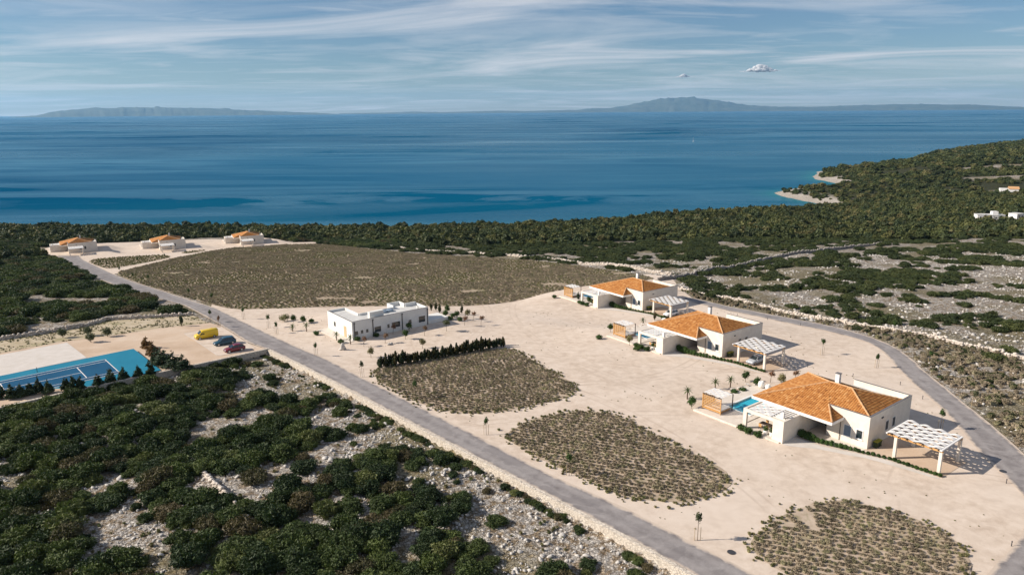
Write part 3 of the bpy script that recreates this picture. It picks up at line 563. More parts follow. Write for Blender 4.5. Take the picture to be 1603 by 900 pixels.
# ------------------------------------------------------------------ walls
def wall_along(name, P, thick, h_out, top_off, mat, label, side=1):
    """straight stone wall; inner edge on P, body on the outer side, foot 1.3 m below its top"""
    P = densify(P, 1.5); V = []; F = []
    for i, p in enumerate(P):
        a = Vector(P[max(i - 1, 0)]); b = Vector(P[min(i + 1, len(P) - 1)]); d = (b - a).normalized(); nn = Vector((-d.y, d.x)) * side
        zb = zat(*p); top = zb + top_off + .05 * (vnoise(np.array([p[0] * .8]), np.array([p[1] * .8]))[0] - .5)
        for off, z in ((0, zb - .5), (0, top), (thick, top - .02), (thick * 1.08, zb - h_out)):
            q = Vector(p) + nn * off; V.append((q.x, q.y, z))
    n = len(P)
    for i in range(n - 1):
        for k in range(3): F.append((4 * i + k, 4 * i + k + 1, 4 * (i + 1) + k + 1, 4 * (i + 1) + k))
    F += [(0, 1, 2, 3), tuple(4 * (n - 1) + k for k in (3, 2, 1, 0))]
    o = mesh_obj(name, V, F, mat); tag(o, label, 'wall'); return o
wall_along('retaining_wall', WALL_ROAD, .55, 1.7, .32, M['masonry'], 'long cream stone retaining wall along the main asphalt road', -1)
wall_along('retaining_wall', WALL_TENNIS, .5, 1.9, .45, M['masonry'], 'shaded stone wall below the tennis court and parking lot', 1)

ICO_V = []; ICO_F = []
_b = bmesh.new(); bmesh.ops.create_icosphere(_b, subdivisions=1, radius=1); ICO_V = np.array([v.co[:] for v in _b.verts]); ICO_F = np.array([[v.index for v in f.verts] for f in _b.faces]); _b.free()
_b = bmesh.new(); bmesh.ops.create_icosphere(_b, subdivisions=2, radius=1); ICO2_V = np.array([v.co[:] for v in _b.verts]); ICO2_F = np.array([[v.index for v in f.verts] for f in _b.faces]); _b.free()
def stones(n, V=ICO_V, seed=0, jag=.28):
    r = np.random.default_rng(seed); return [V * (1 + r.uniform(-jag, jag, (len(V), 1))) * r.uniform(.65, 1.2, (1, 3)) for _ in range(n)]
STV = stones(8, seed=3)
def dry_wall(name, P, width, height, size, label, gap=0.0, mat='wallrock'):
    P = densify(P, size * .75); V = []; F = []; k = 0; PA = np.array(P); ZB = ground(PA[:, 0], PA[:, 1])
    for pi, p in enumerate(P):
        if gap and vnoise(np.array([p[0] / 9]), np.array([p[1] / 9]))[0] < gap: continue
        zb = float(ZB[pi]); hh = height * (.75 + .5 * random.random())
        nl = max(1, round(hh / (size * .62))); nw = max(1, round(width / (size * .9)))
        for l in range(nl):
            for w_ in range(nw):
                s = size * random.uniform(.38, .68); a = random.uniform(0, 6.28); off = (w_ - (nw - 1) / 2) * size * .85 * (1 - .15 * l); t = random.uniform(0, 6.28)
                st = STV[k % 8]; c, s_ = math.cos(a), math.sin(a)
                q = np.stack([st[:, 0] * c - st[:, 1] * s_, st[:, 0] * s_ + st[:, 1] * c, st[:, 2] * .8], 1) * s
                V.append(q + np.array([p[0] + off * math.cos(t) * .5 + off * .6, p[1] + off * math.sin(t) * .5 - off * .2, zb + s * .35 + l * size * .55])); F.append(ICO_F + k * len(ICO_V)); k += 1
    o = fast_mesh(name, np.concatenate(V), np.concatenate(F), M[mat]); tag(o, label, 'wall'); return o
dry_wall('dry_stone_wall', DRYWALL_A, .8, 1.1, .5, 'weathered dry stone wall behind the dry grass strip and tennis lot')
dry_wall('dry_stone_wall', DRYWALL_B, 1.1, 1.3, .8, 'long pale dry stone wall along the far edge of the lavender field')
dry_wall('dry_stone_wall', DRYWALL_C, 1.2, 1.5, .6, 'shade-grey dry stone wall climbing through shrubs behind the farthest right villa', 0.0, 'shaderock')
dry_wall('dry_stone_wall', DRYWALL_D, 2.2, .9, .7, 'broad low rubble wall between the right-hand road and the rocky hillside')
dry_wall('dry_stone_wall', DRYWALL_E, .9, .9, .5, 'tumbled line of white stones crossing the dark scrub', .25)
# ------------------------------------------------------------------ villas
m, nt, bs, out = new_mat('terracotta_tile'); bs.inputs['Roughness'].default_value = .8; bs.inputs['Specular IOR Level'].default_value = .2
vc = N(nt, 'ShaderNodeVertexColor'); vc.layer_name = 'tile'; sp = N(nt, 'ShaderNodeSeparateColor'); LK(nt, vc.outputs[0], sp.inputs[0])
tcol = ramp(nt, sp.outputs[0], [(0, (.25, .095, .028)), (.3, (.38, .155, .042)), (.7, (.48, .215, .064)), (1, (.56, .31, .125))])
LK(nt, mixc(nt, math_node(nt, 'MULTIPLY', noise(nt, objc(nt), 1.1, 4), .5), tcol, mixc(nt, 1.0, tcol, (.75, .72, .70), 'MULTIPLY')), bs.inputs['Base Color'])
M['tile'] = m
M['ridge'] = pm('ridge_tile', (.60, .36, .19), (.50, .27, .12), 4, .85)
def tile_slope(name, poly, parent, wid=.36, row=.46):
    P = [Vector(p) for p in poly]; n = (P[1] - P[0]).cross(P[2] - P[0]).normalized()
    if n.z < 0: n = -n
    d = Vector((0, 0, -1)); d = (d - n * d.dot(n)).normalized(); a = n.cross(d).normalized(); O = P[0]
    uv = [((p - O).dot(a), (p - O).dot(d)) for p in P]; u0 = min(q[0] for q in uv); u1 = max(q[0] for q in uv)
    V = []; F = []; C = []; rnd = random.Random(len(poly) * 7 + int(abs(u1) * 10))
    c = u0 + wid / 2
    while c < u1:
        s = []
        for i in range(len(uv)):
            (xa, ya), (xb, yb) = uv[i], uv[(i + 1) % len(uv)]
            if (xa > c) != (xb > c): s.append(ya + (yb - ya) * (c - xa) / (xb - xa))
        if len(s) >= 2:
            s0, s1 = min(s), max(s); t = s1 + .04
            while t > s0 + .08:
                tt = max(t - row, s0); k = len(V); w = wid * .54; jx = rnd.uniform(-.015, .015); lift = rnd.uniform(.035, .06)
                for (sv, up, ww) in ((t, lift, w), (tt - .03, 0.0, w * .9)):
                    for ax, hz in ((-1, 0), (-.55, .085), (.55, .085), (1, 0)):
                        V.append(O + a * (c + jx + ax * ww) + d * sv + n * (hz + up))
                F += [(k, k + 1, k + 5, k + 4), (k + 1, k + 2, k + 6, k + 5), (k + 2, k + 3, k + 7, k + 6), (k, k + 3, k + 2, k + 1)]
                C += [rnd.betavariate(2.2, 2.2)] * 4; t -= row
        c += wid
    k = len(V); V += [p - n * .02 for p in P]; F4 = np.array(F)
    o = fast_mesh(name, np.array([v[:] for v in V[:k]]), F4, M['tile'], parent=parent)
    at = o.data.color_attributes.new('tile', 'FLOAT_COLOR', 'CORNER'); cc = np.repeat(np.array(C), 4); at.data.foreach_set('color', np.stack([cc, cc, cc, np.ones_like(cc)], 1).astype(np.float32).ravel())
    b = mesh_obj('underlay', [p - n * .02 for p in P], [tuple(range(len(P)))], M['ridge'], o)
    return o
def window(parent, cx, z0, w, h, y, axis='y', pane='glass', sill=True, out=-1):
    """opening on a wall facing -y (axis y) or +x (axis x); frame proud of the wall, pane set back inside the frame, sill below"""
    f = MB(); t = .09; dp = .07
    def B(mb, a0, a1, z0_, z1_, d0, d1):
        if axis == 'y': mb.box(a0, a1, y - d1, y - d0, z0_, z1_)
        else: mb.box(y + d0, y + d1, a0, a1, z0_, z1_)
    for a0, a1, b0, b1 in ((cx - w / 2 - t, cx - w / 2, z0 - t, z0 + h + t), (cx + w / 2, cx + w / 2 + t, z0 - t, z0 + h + t), (cx - w / 2, cx + w / 2, z0 + h, z0 + h + t), (cx - w / 2, cx + w / 2, z0 - t, z0)): B(f, a0, a1, b0, b1, .004, dp)
    wo_ = f.build('window', M['white'], parent)
    g_ = MB(); B(g_, cx - w / 2, cx + w / 2, z0, z0 + h, .006, .02); g_.build('pane', M[pane], wo_)
    if pane == 'shutter':
        s_ = MB()
        for k in range(int(h / .16)): B(s_, cx - w / 2 + .05, cx + w / 2 - .05, z0 + .04 + k * .16, z0 + .13 + k * .16, .022, .05)
        s_.build('slats', M['shutter'], wo_)
    if sill:
        s_ = MB(); B(s_, cx - w / 2 - .16, cx + w / 2 + .16, z0 - t - .06, z0 - t, .004, .16); s_.build('sill', M['white'], wo_)
    return wo_
def weave(name, x0, x1, y0, y1, z, nb, nc, amp, mat, parent):
    """canvas bands running along x, woven over nc cross beams, each band its own part"""
    bw = (y1 - y0) / nb; ns = nc * 6; base = []
    for ph in (0, 1):
        V = []; F = []
        for i in range(ns + 1):
            x = x0 + (x1 - x0) * i / ns; zz_ = z + amp * math.sin(math.pi * (i / 6.0) + math.pi * ph)
            V += [(x, -bw * .47, zz_), (x, bw * .47, zz_), (x, bw * .47, zz_ - .02), (x, -bw * .47, zz_ - .02)]
        for i in range(ns):
            k = 4 * i
            for a, b in ((0, 1), (1, 2), (2, 3), (3, 0)): F.append((k + a, k + b, k + 4 + b, k + 4 + a))
        F += [(0, 3, 2, 1), (4 * ns, 4 * ns + 1, 4 * ns + 2, 4 * ns + 3)]
        base.append((V, F))
    first = {}
    for b in range(nb):
        ph = b % 2; yc = y0 + bw * (b + .5)
        if ph not in first: o = mesh_obj(name, *base[ph], mat, parent); first[ph] = o
        else: o = first[ph].copy(); COL.objects.link(o)
        o.location = (0, yc, 0)
def make_villa():
    t = thing('villa', 'x', 'villa')
    st, wh = M['stucco'], M['white']
    HW = 5.13
    # tall box on the right with parapet
    mb = MB(); pt = .28
    mb.box(-6.4, 0, 0, pt, -1.5, HW); mb.box(-pt, 0, pt, 13.4 - pt, -1.5, HW); mb.box(-9.2, 0, 13.4 - pt, 13.4, -1.5, HW); mb.box(-6.4, -6.4 + pt, pt, 5.0, -1.5, 4.4)
    mb.build('box_wall', st, t)
    mb = MB(); mb.box(-6.4, .03, -.03, pt + .01, HW + .002, HW + .05); mb.box(-pt - .01, .03, pt + .012, 13.38 - pt, HW + .002, HW + .05); mb.box(-9.2, .03, 13.39 - pt, 13.43, HW + .002, HW + .05); mb.build('parapet_cap', M['copper'], t)
    mb = MB(); mb.box(-9.2, -pt - .004, 10.4, 13.4 - pt - .004, 4.0, 4.25); mb.build('flat_roof', M['roof_white'], t)
    # low body under the tile roof, with the porch recess between wing and box
    mb = MB(); mb.box(-16.5, -8.9, -.2, 12.0, -1.5, 3.62); mb.box(-8.9, -6.41, 3.2, 12.0, -1.5, 3.62); mb.build('main_wall', st, t)
    mb = MB(); mb.box(-8.3, -7.1, 3.12, 3.19, 0, 2.3); mb.build('door', M['glass'], t)
    # roof
    e = 3.9
    roof = thing('roof', None, None); roof.parent = t
    FL, FR, SB = (-17.4, -3.4, e), (-3.95, -3.4, e), (-3.95, -.02, e)
    NT = (-6.4, -.02, 5.0); RLp, RRp = (-9.2, 5.1, 6.62), (-5.6, 5.1, 6.62); BL = (-17.4, 13.2, e)
    IC, IB = (-.32, .3, 5.0), (-.32, 10.6, 5.0)
    tile_slope('roof_slope', [FL, FR, NT, (-6.4, .3, 5.06), RLp], roof); tile_slope('roof_slope', [(-6.4, .3, 5.08), IC, RRp, RLp], roof)
    tile_slope('roof_slope', [FR, SB, NT], roof); tile_slope('roof_slope', [FL, RLp, BL], roof); tile_slope('roof_slope', [IC, IB, RRp], roof); tile_slope('roof_slope', [BL, RLp, RRp, IB], roof)
    for i, (a, b) in enumerate([(FL, RLp), (RLp, RRp), (RRp, IC), (BL, RLp), (RRp, IB), (FR, NT)]):
        mb = MB(); A, B_ = Vector(a), Vector(b); n = max(2, int((B_ - A).length / .45)); pts = [A + (B_ - A) * k / n + Vector((0, 0, .10 + .02 * (k % 2))) for k in range(n + 1)]
        mb.tube(pts, [.15 if k % 2 else .125 for k in range(n + 1)], 7); mb.build('ridge_tiles', M['ridge'], roof)
    mb = MB(); mb.box(-17.5, -3.85, -3.52, -3.36, e - .42, e + .02); mb.box(-3.99, -3.83, -3.36, -.03, e - .42, e + .02); mb.box(-17.52, -17.36, -3.36, 13.2, e - .42, e + .02); mb.box(-17.36, -9.3, 13.1, 13.26, e - .42, e + .02)
    mb.build('fascia', wh, t)
    mb = MB(); mb.box(-17.36, -3.99, -3.36, -.22, e - .30, e - .24); mb.build('soffit', wh, t)
    mb = MB(); mb.box(-8.85, -8.2, 6.0, 6.6, 5.6, 8.0); ch = mb.build('chimney', wh, t); mb = MB(); mb.box(-8.92, -8.13, 5.93, 6.67, 8.003, 8.10); mb.build('chimney_cap', M['copper'], ch)
    mb = MB(); mb.tube([(-4.25, -.12, 0), (-4.25, -.12, 3.5)], .05, 6); mb.build('downpipe', M['steel'], t)
    window(t, -1.32, 1.35, .9, 1.3, 0); window(t, -3.15, 1.15, 1.05, 1.65, 0, pane='shutter')
    window(t, 5.6, 1.6, .9, 1.5, 0, 'x', sill=False); window(t, 7.8, 1.6, .9, 1.5, 0, 'x', sill=False)
    mb = MB(); mb.box(.004, .12, 3.6, 4.1, 4.0, 4.2); mb.build('vent', M['steel'], t)
    # wing: summer dining room with woven canvas and louvre roof
    H = 3.55
    mb = MB(); mb.box(-9.2, -8.9, -8.0, -.21, -1.0, H); mb.box(-10.7, -9.2, -8.0, -7.65, -1.0, H); mb.box(-15.9, -15.3, -8.0, -7.6, -1.0, H)
    mb.box(-15.3, -10.7, -8.0, -7.68, H - .5, H); mb.box(-15.9, -15.6, -7.6, -.21, H - .5, H); mb.box(-15.9, -15.5, -1.0, -.21, -1.0, H - .5); mb.build('wing_wall', st, t)
    wr = thing('wing_roof', None, None); wr.parent = t
    weave('canvas_band', -15.3, -11.6, -7.5, -.3, H - .06, 9, 5, .07, M['fabric'], wr)
    mb = MB()
    for k in range(6): x = -15.3 + 3.7 * k / 5; mb.box(x - .05, x + .05, -7.6, -.25, H - .28, H - .16)
    mb.build('cross_beam', wh, wr)
    mb = MB(); mb.box(-11.6, -11.4, -7.66, -.24, H - .3, H - .002); mb.build('divider', wh, wr)
    base = None
    for k in range(7):
        if base is None: base = MB().box(-11.4, -9.2, -.09, .09, H - .12, H - .07).build('louvre_slat', wh, wr); o = base
        else: o = base.copy(); COL.objects.link(o)
        o.location = (0, -7.1 + k * .62, 0)
    mb = MB(); mb.box(-11.4, -9.2, -3.0, -.24, H - .2, H - .05); mb.build('wing_slab', M['roof_white'], wr)
    mb = MB(); mb.box(-10.15, -9.7, -6.9, -6.45, H - .1, H + .85); mb.build('flue', wh, t)
    return t
villa0 = make_villa()
def make_carport():
    t = thing('carport', 'x', 'carport'); H = 3.75
    po = None
    for (x, y) in ((3.8, .25), (9.8, .25), (9.9, 6.3), (3.8, 6.3)):
        if po is None: po = MB().box(-.2, .2, -.2, .2, -1.0, H - .35).build('post', M['stucco'], t); o = po
        else: o = po.copy(); COL.objects.link(o)
        o.location = (x, y, 0)
    for y in (.05, 6.4): mb = MB(); mb.box(2.6, 10.1, y - .09, y + .09, H - .34, H - .12); mb.build('edge_beam', M['wood'], t)
    mb = MB(); mb.box(9.72, 10.05, -.25, 6.7, H - .1, H + .06); mb.build('end_beam', M['white'], t); mb = MB(); mb.box(2.5, 2.7, -.25, 6.7, H - .1, H + .06); mb.build('end_beam', M['white'], t)
    cb = None
    for k in range(7):
        if cb is None: cb = MB().box(-.06, .06, -.35, 6.75, H - .115, H - .02).build('cross_beam', M['wood_dark'], t); o = cb
        else: o = cb.copy(); COL.objects.link(o)
        o.location = (3.2 + k * 1.06, 0, 0)
    weave('canvas_band', 2.7, 9.75, -.15, 6.6, H + .10, 9, 7, .13, M['fabric'], t)
    return t
carport0 = make_carport()
def make_daybed():
    t = thing('daybed', 'x', 'daybed')
    for (x, y) in ((0, 0), (3.6, 0), (3.6, 3.2), (0, 3.2)): MB().box(x - .06, x + .06, y - .06, y + .06, 0, 2.75).build('post', M['wood'] if x < 1 or y < 1 else M['wood_dark'], t)
    for k in range(9): MB().box(.06, 3.54, -.03, .03, .25 + k * .27, .37 + k * .27).build('screen_slat', M['wood'], t)
    for k in range(9): MB().box(-.03, .03, .06, 3.14, .25 + k * .27, .42 + k * .27).build('screen_slat', M['wood'], t)
    MB().box(.1, 3.5, .1, 3.1, .30, .42).build('platform', M['wood'], t); MB().box(.2, 3.4, .25, 3.0, .424, .62).build('mattress', M['fabric'], t)
    for a, b, c_, d_ in ((-.06, 3.66, -.06, .06), (-.06, 3.66, 3.14, 3.26)): MB().box(a, b, c_, d_, 2.752, 2.85).build('top_rail', M['wood_dark'], t)
    weave('canvas_band', 0, 3.6, .1, 3.1, 2.93, 6, 5, .05, M['fabric'], t)
    return t
daybed0 = make_daybed()
m, nt, bs, out = new_mat('pool_water'); gl = N(nt, 'ShaderNodeBsdfGlossy', Roughness=.03); tr = N(nt, 'ShaderNodeBsdfTransparent'); tr.inputs[0].default_value = (.80, .95, .97, 1); fr = N(nt, 'ShaderNodeLayerWeight', Blend=.5)
bp = N(nt, 'ShaderNodeBump', Strength=.25, Distance=.05); LK(nt, noise(nt, pos(nt), 2.5, 3), bp.inputs['Height']); LK(nt, bp.outputs[0], gl.inputs['Normal']); LK(nt, bp.outputs[0], fr.inputs['Normal'])
mx = N(nt, 'ShaderNodeMixShader'); LK(nt, ramp(nt, fr.outputs['Facing'], [(0, (.02,) * 3), (.6, (.08,) * 3), (1, (.8,) * 3)]), mx.inputs[0]); LK(nt, tr.outputs[0], mx.inputs[1]); LK(nt, gl.outputs[0], mx.inputs[2]); LK(nt, mx.outputs[0], out.inputs[0]); nt.nodes.remove(bs); M['pool_water'] = m
def make_pool():
    t = thing('swimming_pool', 'x', 'swimming pool'); x0, x1, y0, y1, zt_ = -22.3, -17.8, -3.2, 7.2, .34
    mb = MB(); mb.box(-25.2, x0, -8.4, 9.4, -.6, zt_); mb.box(x1, -16.5, -8.4, 9.4, -.6, zt_); mb.box(x0, x1, -8.4, y0, -.6, zt_); mb.box(x0, x1, y1, 9.4, -.6, zt_); mb.box(-16.5, -9.25, -8.4, -.22, -.6, .22); mb.build('terrace', M['paving'], t)
    mb = MB(); mb.box(x0 - .35, x0 + .02, y0 - .35, y1 + .35, zt_ + .003, zt_ + .06); mb.box(x1 - .02, x1 + .35, y0 - .35, y1 + .35, zt_ + .003, zt_ + .06); mb.box(x0 + .02, x1 - .02, y0 - .35, y0 + .02, zt_ + .003, zt_ + .06); mb.box(x0 + .02, x1 - .02, y1 - .02, y1 + .35, zt_ + .003, zt_ + .06); mb.build('coping', M['white'], t)
    mb = MB(); mb.box(x0 + .004, x1 - .004, y0 + .004, y1 - .004, -.5, .085); mb.build('basin', M['pool_tile'], t); mb = MB(); mb.box(x1 - 1.7, x1 - .01, y0 + .01, y1 - .01, .087, .16); mb.box(x0 + .01, x1 - 1.7, y0 + .01, y0 + 1.2, .087, .16); mb.build('shallow_shelf', M['pool_shelf'], t)
    mb = MB(); mb.poly([(x0 + .01, y0 + .01, .27), (x1 - .01, y0 + .01, .27), (x1 - .01, y1 - .01, .27), (x0 + .01, y1 - .01, .27)]); mb.build('water', M['pool_water'], t)
    return t
pool0 = make_pool()
def make_bin():
    t = thing('wheelie_bin', 'x', 'wheelie bin')
    mb = MB(); mb.taper(0, 0, .08, .98, .24, .30, .29, .36); mb.build('body', M['bin'], t); mb = MB(); mb.box(-.31, .31, -.38, .38, .985, 1.05); mb.build('lid', M['bin_lid'], t)
    for s in (-1, 1): mb = MB(); mb.tube([(s * .20, .3, .1), (s * .27, .3, .1)], .1, 10); mb.build('wheel', M['rubber'], t)
    return t
bin0 = make_bin()
def make_table():
    t = thing('dining_table', 'x', 'table'); MB().box(-1.1, 1.1, -.5, .5, .72, .77).build('tabletop', M['wood_dark'], t)
    for x in (-1, 1):
        for y in (-.42, .42): MB().box(x - .04, x + .04, y - .04, y + .04, 0, .718).build('leg', M['wood_dark'], t)
    return t
table0 = make_table()
def make_chair():
    t = thing('dining_chair', 'x', 'chair'); MB().box(-.24, .24, -.24, .24, .42, .47).build('seat', M['wood'], t); MB().box(-.24, .24, .2, .24, .472, .95).build('backrest', M['wood'], t)
    for x in (-.2, .2):
        for y in (-.2, .2): MB().box(x - .025, x + .025, y - .025, y + .025, 0, .418).build('leg', M['wood_dark'], t)
    return t
chair0 = make_chair()
VL = {'V1': ('pale villa with orange hipped roof nearest the camera, empty carport', 'at the nearest villa'), 'V2': ('pale villa with orange hipped roof, middle of the three beside the right-hand road', 'at the middle villa'), 'V3': ('pale villa with orange hipped roof backing onto the shade-grey stone wall', 'at the villa by the stone wall'),
      'F1': ('distant orange-roofed villa at the end of the main road', 'at the end of the main road'), 'F2': ('distant orange-roofed villa between two others at the wood edge', 'at the middle far villa'), 'F3': ('distant orange-roofed villa beside the far corner of the big lavender field', 'at the lavender field corner')}
def L2W(k, x, y):
    cx, cy, r = VILLAS[k]; t = R(r); return (cx + x * math.cos(t) - y * math.sin(t), cy + x * math.sin(t) + y * math.cos(t))
PROTO = {'villa': [villa0, False], 'carport': [carport0, False], 'pool': [pool0, False], 'daybed': [daybed0, False], 'bin': [bin0, False], 'table': [table0, False], 'chair': [chair0, False]}
def place(kind, loc, rz, label, group, skip=()):
    pr = PROTO[kind]
    if not pr[1]: pr[1] = True; o = pr[0]; o.location = loc; o.rotation_euler = (0, 0, rz)
    else: o = copy_tree(pr[0], loc, rz, skip=skip)
    o['label'] = label; o['group'] = group; return o
VZ = {}
for k in ('V1', 'V2', 'V3', 'F1', 'F2', 'F3'):
    cx, cy, r = VILLAS[k]; z = zat(cx, cy); VZ[k] = z; lab, at_ = VL[k]
    place('villa', (cx, cy, z), R(r), lab, 'orange-roofed villas'); place('carport', (cx, cy, z), R(r), 'white woven-canvas carport ' + at_, 'woven carports')
    place('pool', (cx, cy, z), R(r), 'turquoise pool and pale terrace ' + at_, 'villa pools')
    if k[0] == 'V':
        q = L2W(k, -24.4, -7.0); place('daybed', (q[0], q[1], z + .35), R(r), 'slatted timber daybed with canvas top beside the pool ' + at_, 'poolside daybeds')
        for j in range(2): q = L2W(k, .55, 1.6 + .85 * j); place('bin', (q[0], q[1], z + .05), R(r), f'{("dark wheelie bin nearer the shaded wall corner ", "dark wheelie bin further along the shaded wall ")[j]}{at_}', 'wheelie bins')
        q = L2W(k, -13.2, -5.4); place('table', (q[0], q[1], z + .225), R(r), 'dark dining table under the canvas roof ' + at_, 'dining tables')
        for j, (dx, dy, a) in enumerate(((-.6, -.8, 180), (.6, -.8, 180), (-.6, .8, 0), (.6, .8, 0))):
            q = L2W(k, -13.2 + dx, -5.4 + dy); place('chair', (q[0], q[1], z + .225), R(r + a), ('left near-side', 'right near-side', 'left far-side', 'right far-side')[j] + ' chair of the dining table ' + at_, 'dining chairs')

# pale path before the hedge, paved carport floor, stepping stones and tall white pots at the three near villas
for k, at_ in (('V1', 'at the nearest villa'), ('V2', 'at the middle villa'), ('V3', 'at the wall villa')):
    z = VZ[k]; W_ = lambda L: [L2W(k, *p) for p in L]
    sheet('garden_path', W_([(-9.0, -8.4), (-9.0, -4.4), (-6.5, -4.3), (-4.5, -4.0), (-2.6, -3.3), (-.5, -2.4), (1.5, -1.7), (3.6, -1.1), (7, -1.0), (10.4, -.8), (10.6, -1.3), (6, -1.9), (2, -2.6), (-1.5, -4.2), (-5, -5.6), (-7.2, -7.6)]), .075, M['concrete'], 1.2, 1, .15)
    sheet('carport_floor', W_([(.05, -.3), (10.6, -.5), (10.9, 7.2), (.05, 7.2)]), .085, M['lot'], 2.0, 0, .1)
    sheet('porch_floor', W_([(-8.85, -3.9), (-4.0, -3.2), (-.2, -1.5), (-.05, -.03), (-6.4, -.03), (-6.4, 3.1), (-8.85, 3.1)]), .09, M['paving'], 1.5, 0)
    st0 = None
    for j, (sx_, sy_, a) in enumerate(((-26.2, -1.5, 5), (-26.5, -.2, 20), (-26.1, 1.1, -10), (-26.6, 2.4, 12), (-26.2, 3.7, -6), (-26.8, 5.0, 25), (-26.3, 6.3, 0), (-25.9, 7.7, 14), (-26.5, 9.0, -20), (-25.4, 10.2, 8))):
        if st0 is None:
            st0 = MB().taper(0, 0, 0, .06, .48, .36, .45, .33).build('stepping_stone', M['paving']); o = st0
        else: o = st0.copy(); COL.objects.link(o)
        q = L2W(k, sx_, sy_); o.location = (q[0], q[1], z + .06); o.rotation_euler = (0, 0, R(VILLAS[k][2] + a)); tag(o, 'flat pale stepping stone in the line along the pool ' + at_, 'stepping stone', 'stepping stones ' + at_)
    for j, (sx_, sy_, s) in enumerate(((-23.6, 8.8, 1.0), (-22.3, 8.9, .8))):
        q = L2W(k, sx_, sy_); o = MB().lathe([(.30 * s, 0), (.52 * s, .25 * s), (.58 * s, .7 * s), (.44 * s, 1.15 * s), (.34 * s, 1.25 * s), (.30 * s, 1.2 * s)], n=16).build('garden_urn', M['pot'], smooth=True); o.location = (q[0], q[1], z + .342); tag(o, ('taller white rounded urn past the far pool end ', 'smaller white rounded urn past the far pool end ')[j] + at_, 'urn', 'white urns')

# ------------------------------------------------------------------ flat-roofed white building
def make_white_building():
    x, y, r = VILLAS['B']; z = zat(x, y); t = thing('flat_roofed_building', 'long white flat-roofed building with roof parapets beside the big lavender field', 'building', (x, y, z), R(r))
    w, H = M['white_wall'], 4.4; p = .25
    mb = MB(); mb.box(0, 4.6, 0, 12.8, -1.5, H - .55); mb.box(4.6, 20.2, 0, 5.6, -1.5, H - .55); mb.box(13.6, 17.0, 5.6, 8.4, -1.5, H - .55); mb.build('wall', w, t)
    mb = MB()   # parapets
    for b in ((0, p, 0, 12.8), (p, 20.2, 0, p), (p, 4.6, 12.8 - p, 12.8), (4.6 - p, 4.6, 5.6, 12.8 - p), (20.2 - p, 20.2, p, 5.6), (4.6, 8.2, 5.6 - p, 5.6), (10.6, 13.6, 5.6 - p, 5.6), (17.0, 20.2 - p, 5.6 - p, 5.6), (13.6, 13.6 + p, 5.6 - p, 8.4), (17.0 - p, 17.0, 5.6, 8.4), (13.6 + p, 17.0 - p, 8.4 - p, 8.4)): mb.box(*b, H - .548, H + (.35 if b[0] > 13 and b[2] >= 5 else 0))
    mb.build('parapet', w, t)
    mb = MB(); mb.box(p + .003, 4.6 - p - .003, p + .003, 12.8 - p - .003, H - .547, H - .5); mb.box(4.6 - p, 20.2 - p - .003, p + .003, 5.6 - p - .003, H - .546, H - .5); mb.build('flat_roof', M['roof_white'], t)
    mb = MB(); mb.box(-.03, p, -.03, 12.83, H + .003, H + .04); mb.box(p, 20.23, -.03, p + .01, H + .003, H + .04); mb.build('parapet_cap', M['copper'], t)
    mb = MB(); mb.box(5.0, 8.6, .9, 1.9, H - .498, H + 1.15); mb.build('roof_block', w, t)
    for cx in (10.3, 12.0): mb = MB(); mb.lathe([(.9, H - .498), (.9, H - .1), (.5, H + .05)], cx, 4.2, 14); mb.build('roof_dome', M['shutter'], t)
    mb = MB(); mb.box(18.0, 18.3, 1.4, 1.7, H - .498, H + .35); mb.build('flue', w, t)
    for cx, z0, ww, hh in ((1.0, 1.2, .8, .9), (2.4, 1.3, .6, .8), (3.7, 1.3, .6, .8), (6.4, .9, 1.7, 1.3), (9.2, 1.3, .6, .9), (11.2, 1.1, 2.2, 1.3), (15.0, 1.1, .8, 1.1), (18.3, 1.0, 1.8, 1.5)): window(t, cx, z0, ww, hh, 0, sill=False)
    for cy, z0, ww, hh, pane in ((9.0, 1.4, .9, 1.1, 'glass'), (3.6, .15, 1.3, 2.5, 'wood_pale')):
        mb = MB(); mb.box(-.05, -.004, cy - ww / 2, cy + ww / 2, z0, z0 + hh); mb.build('door' if pane != 'glass' else 'window', M['stake'] if pane != 'glass' else M['glass'], t)
    for cx in (.55, 5.2, 12.9, 19.9): mb = MB(); mb.box(cx - .09, cx + .09, -.12, -.004, .0, H - .5); mb.box(cx - .17, cx + .17, -.2, -.124, H - .55, H - .25); mb.build('downpipe', M['steel'], t)
    mb = MB(); mb.box(20.204, 26, .2, 5, -1, .9); mb.build('side_terrace', w, t)
    mb = MB(); mb.box(-2.6, -.06, -.8, 13.0, -.5, .14); mb.build('paved_apron', M['paving'], t)
    return t
make_white_building()
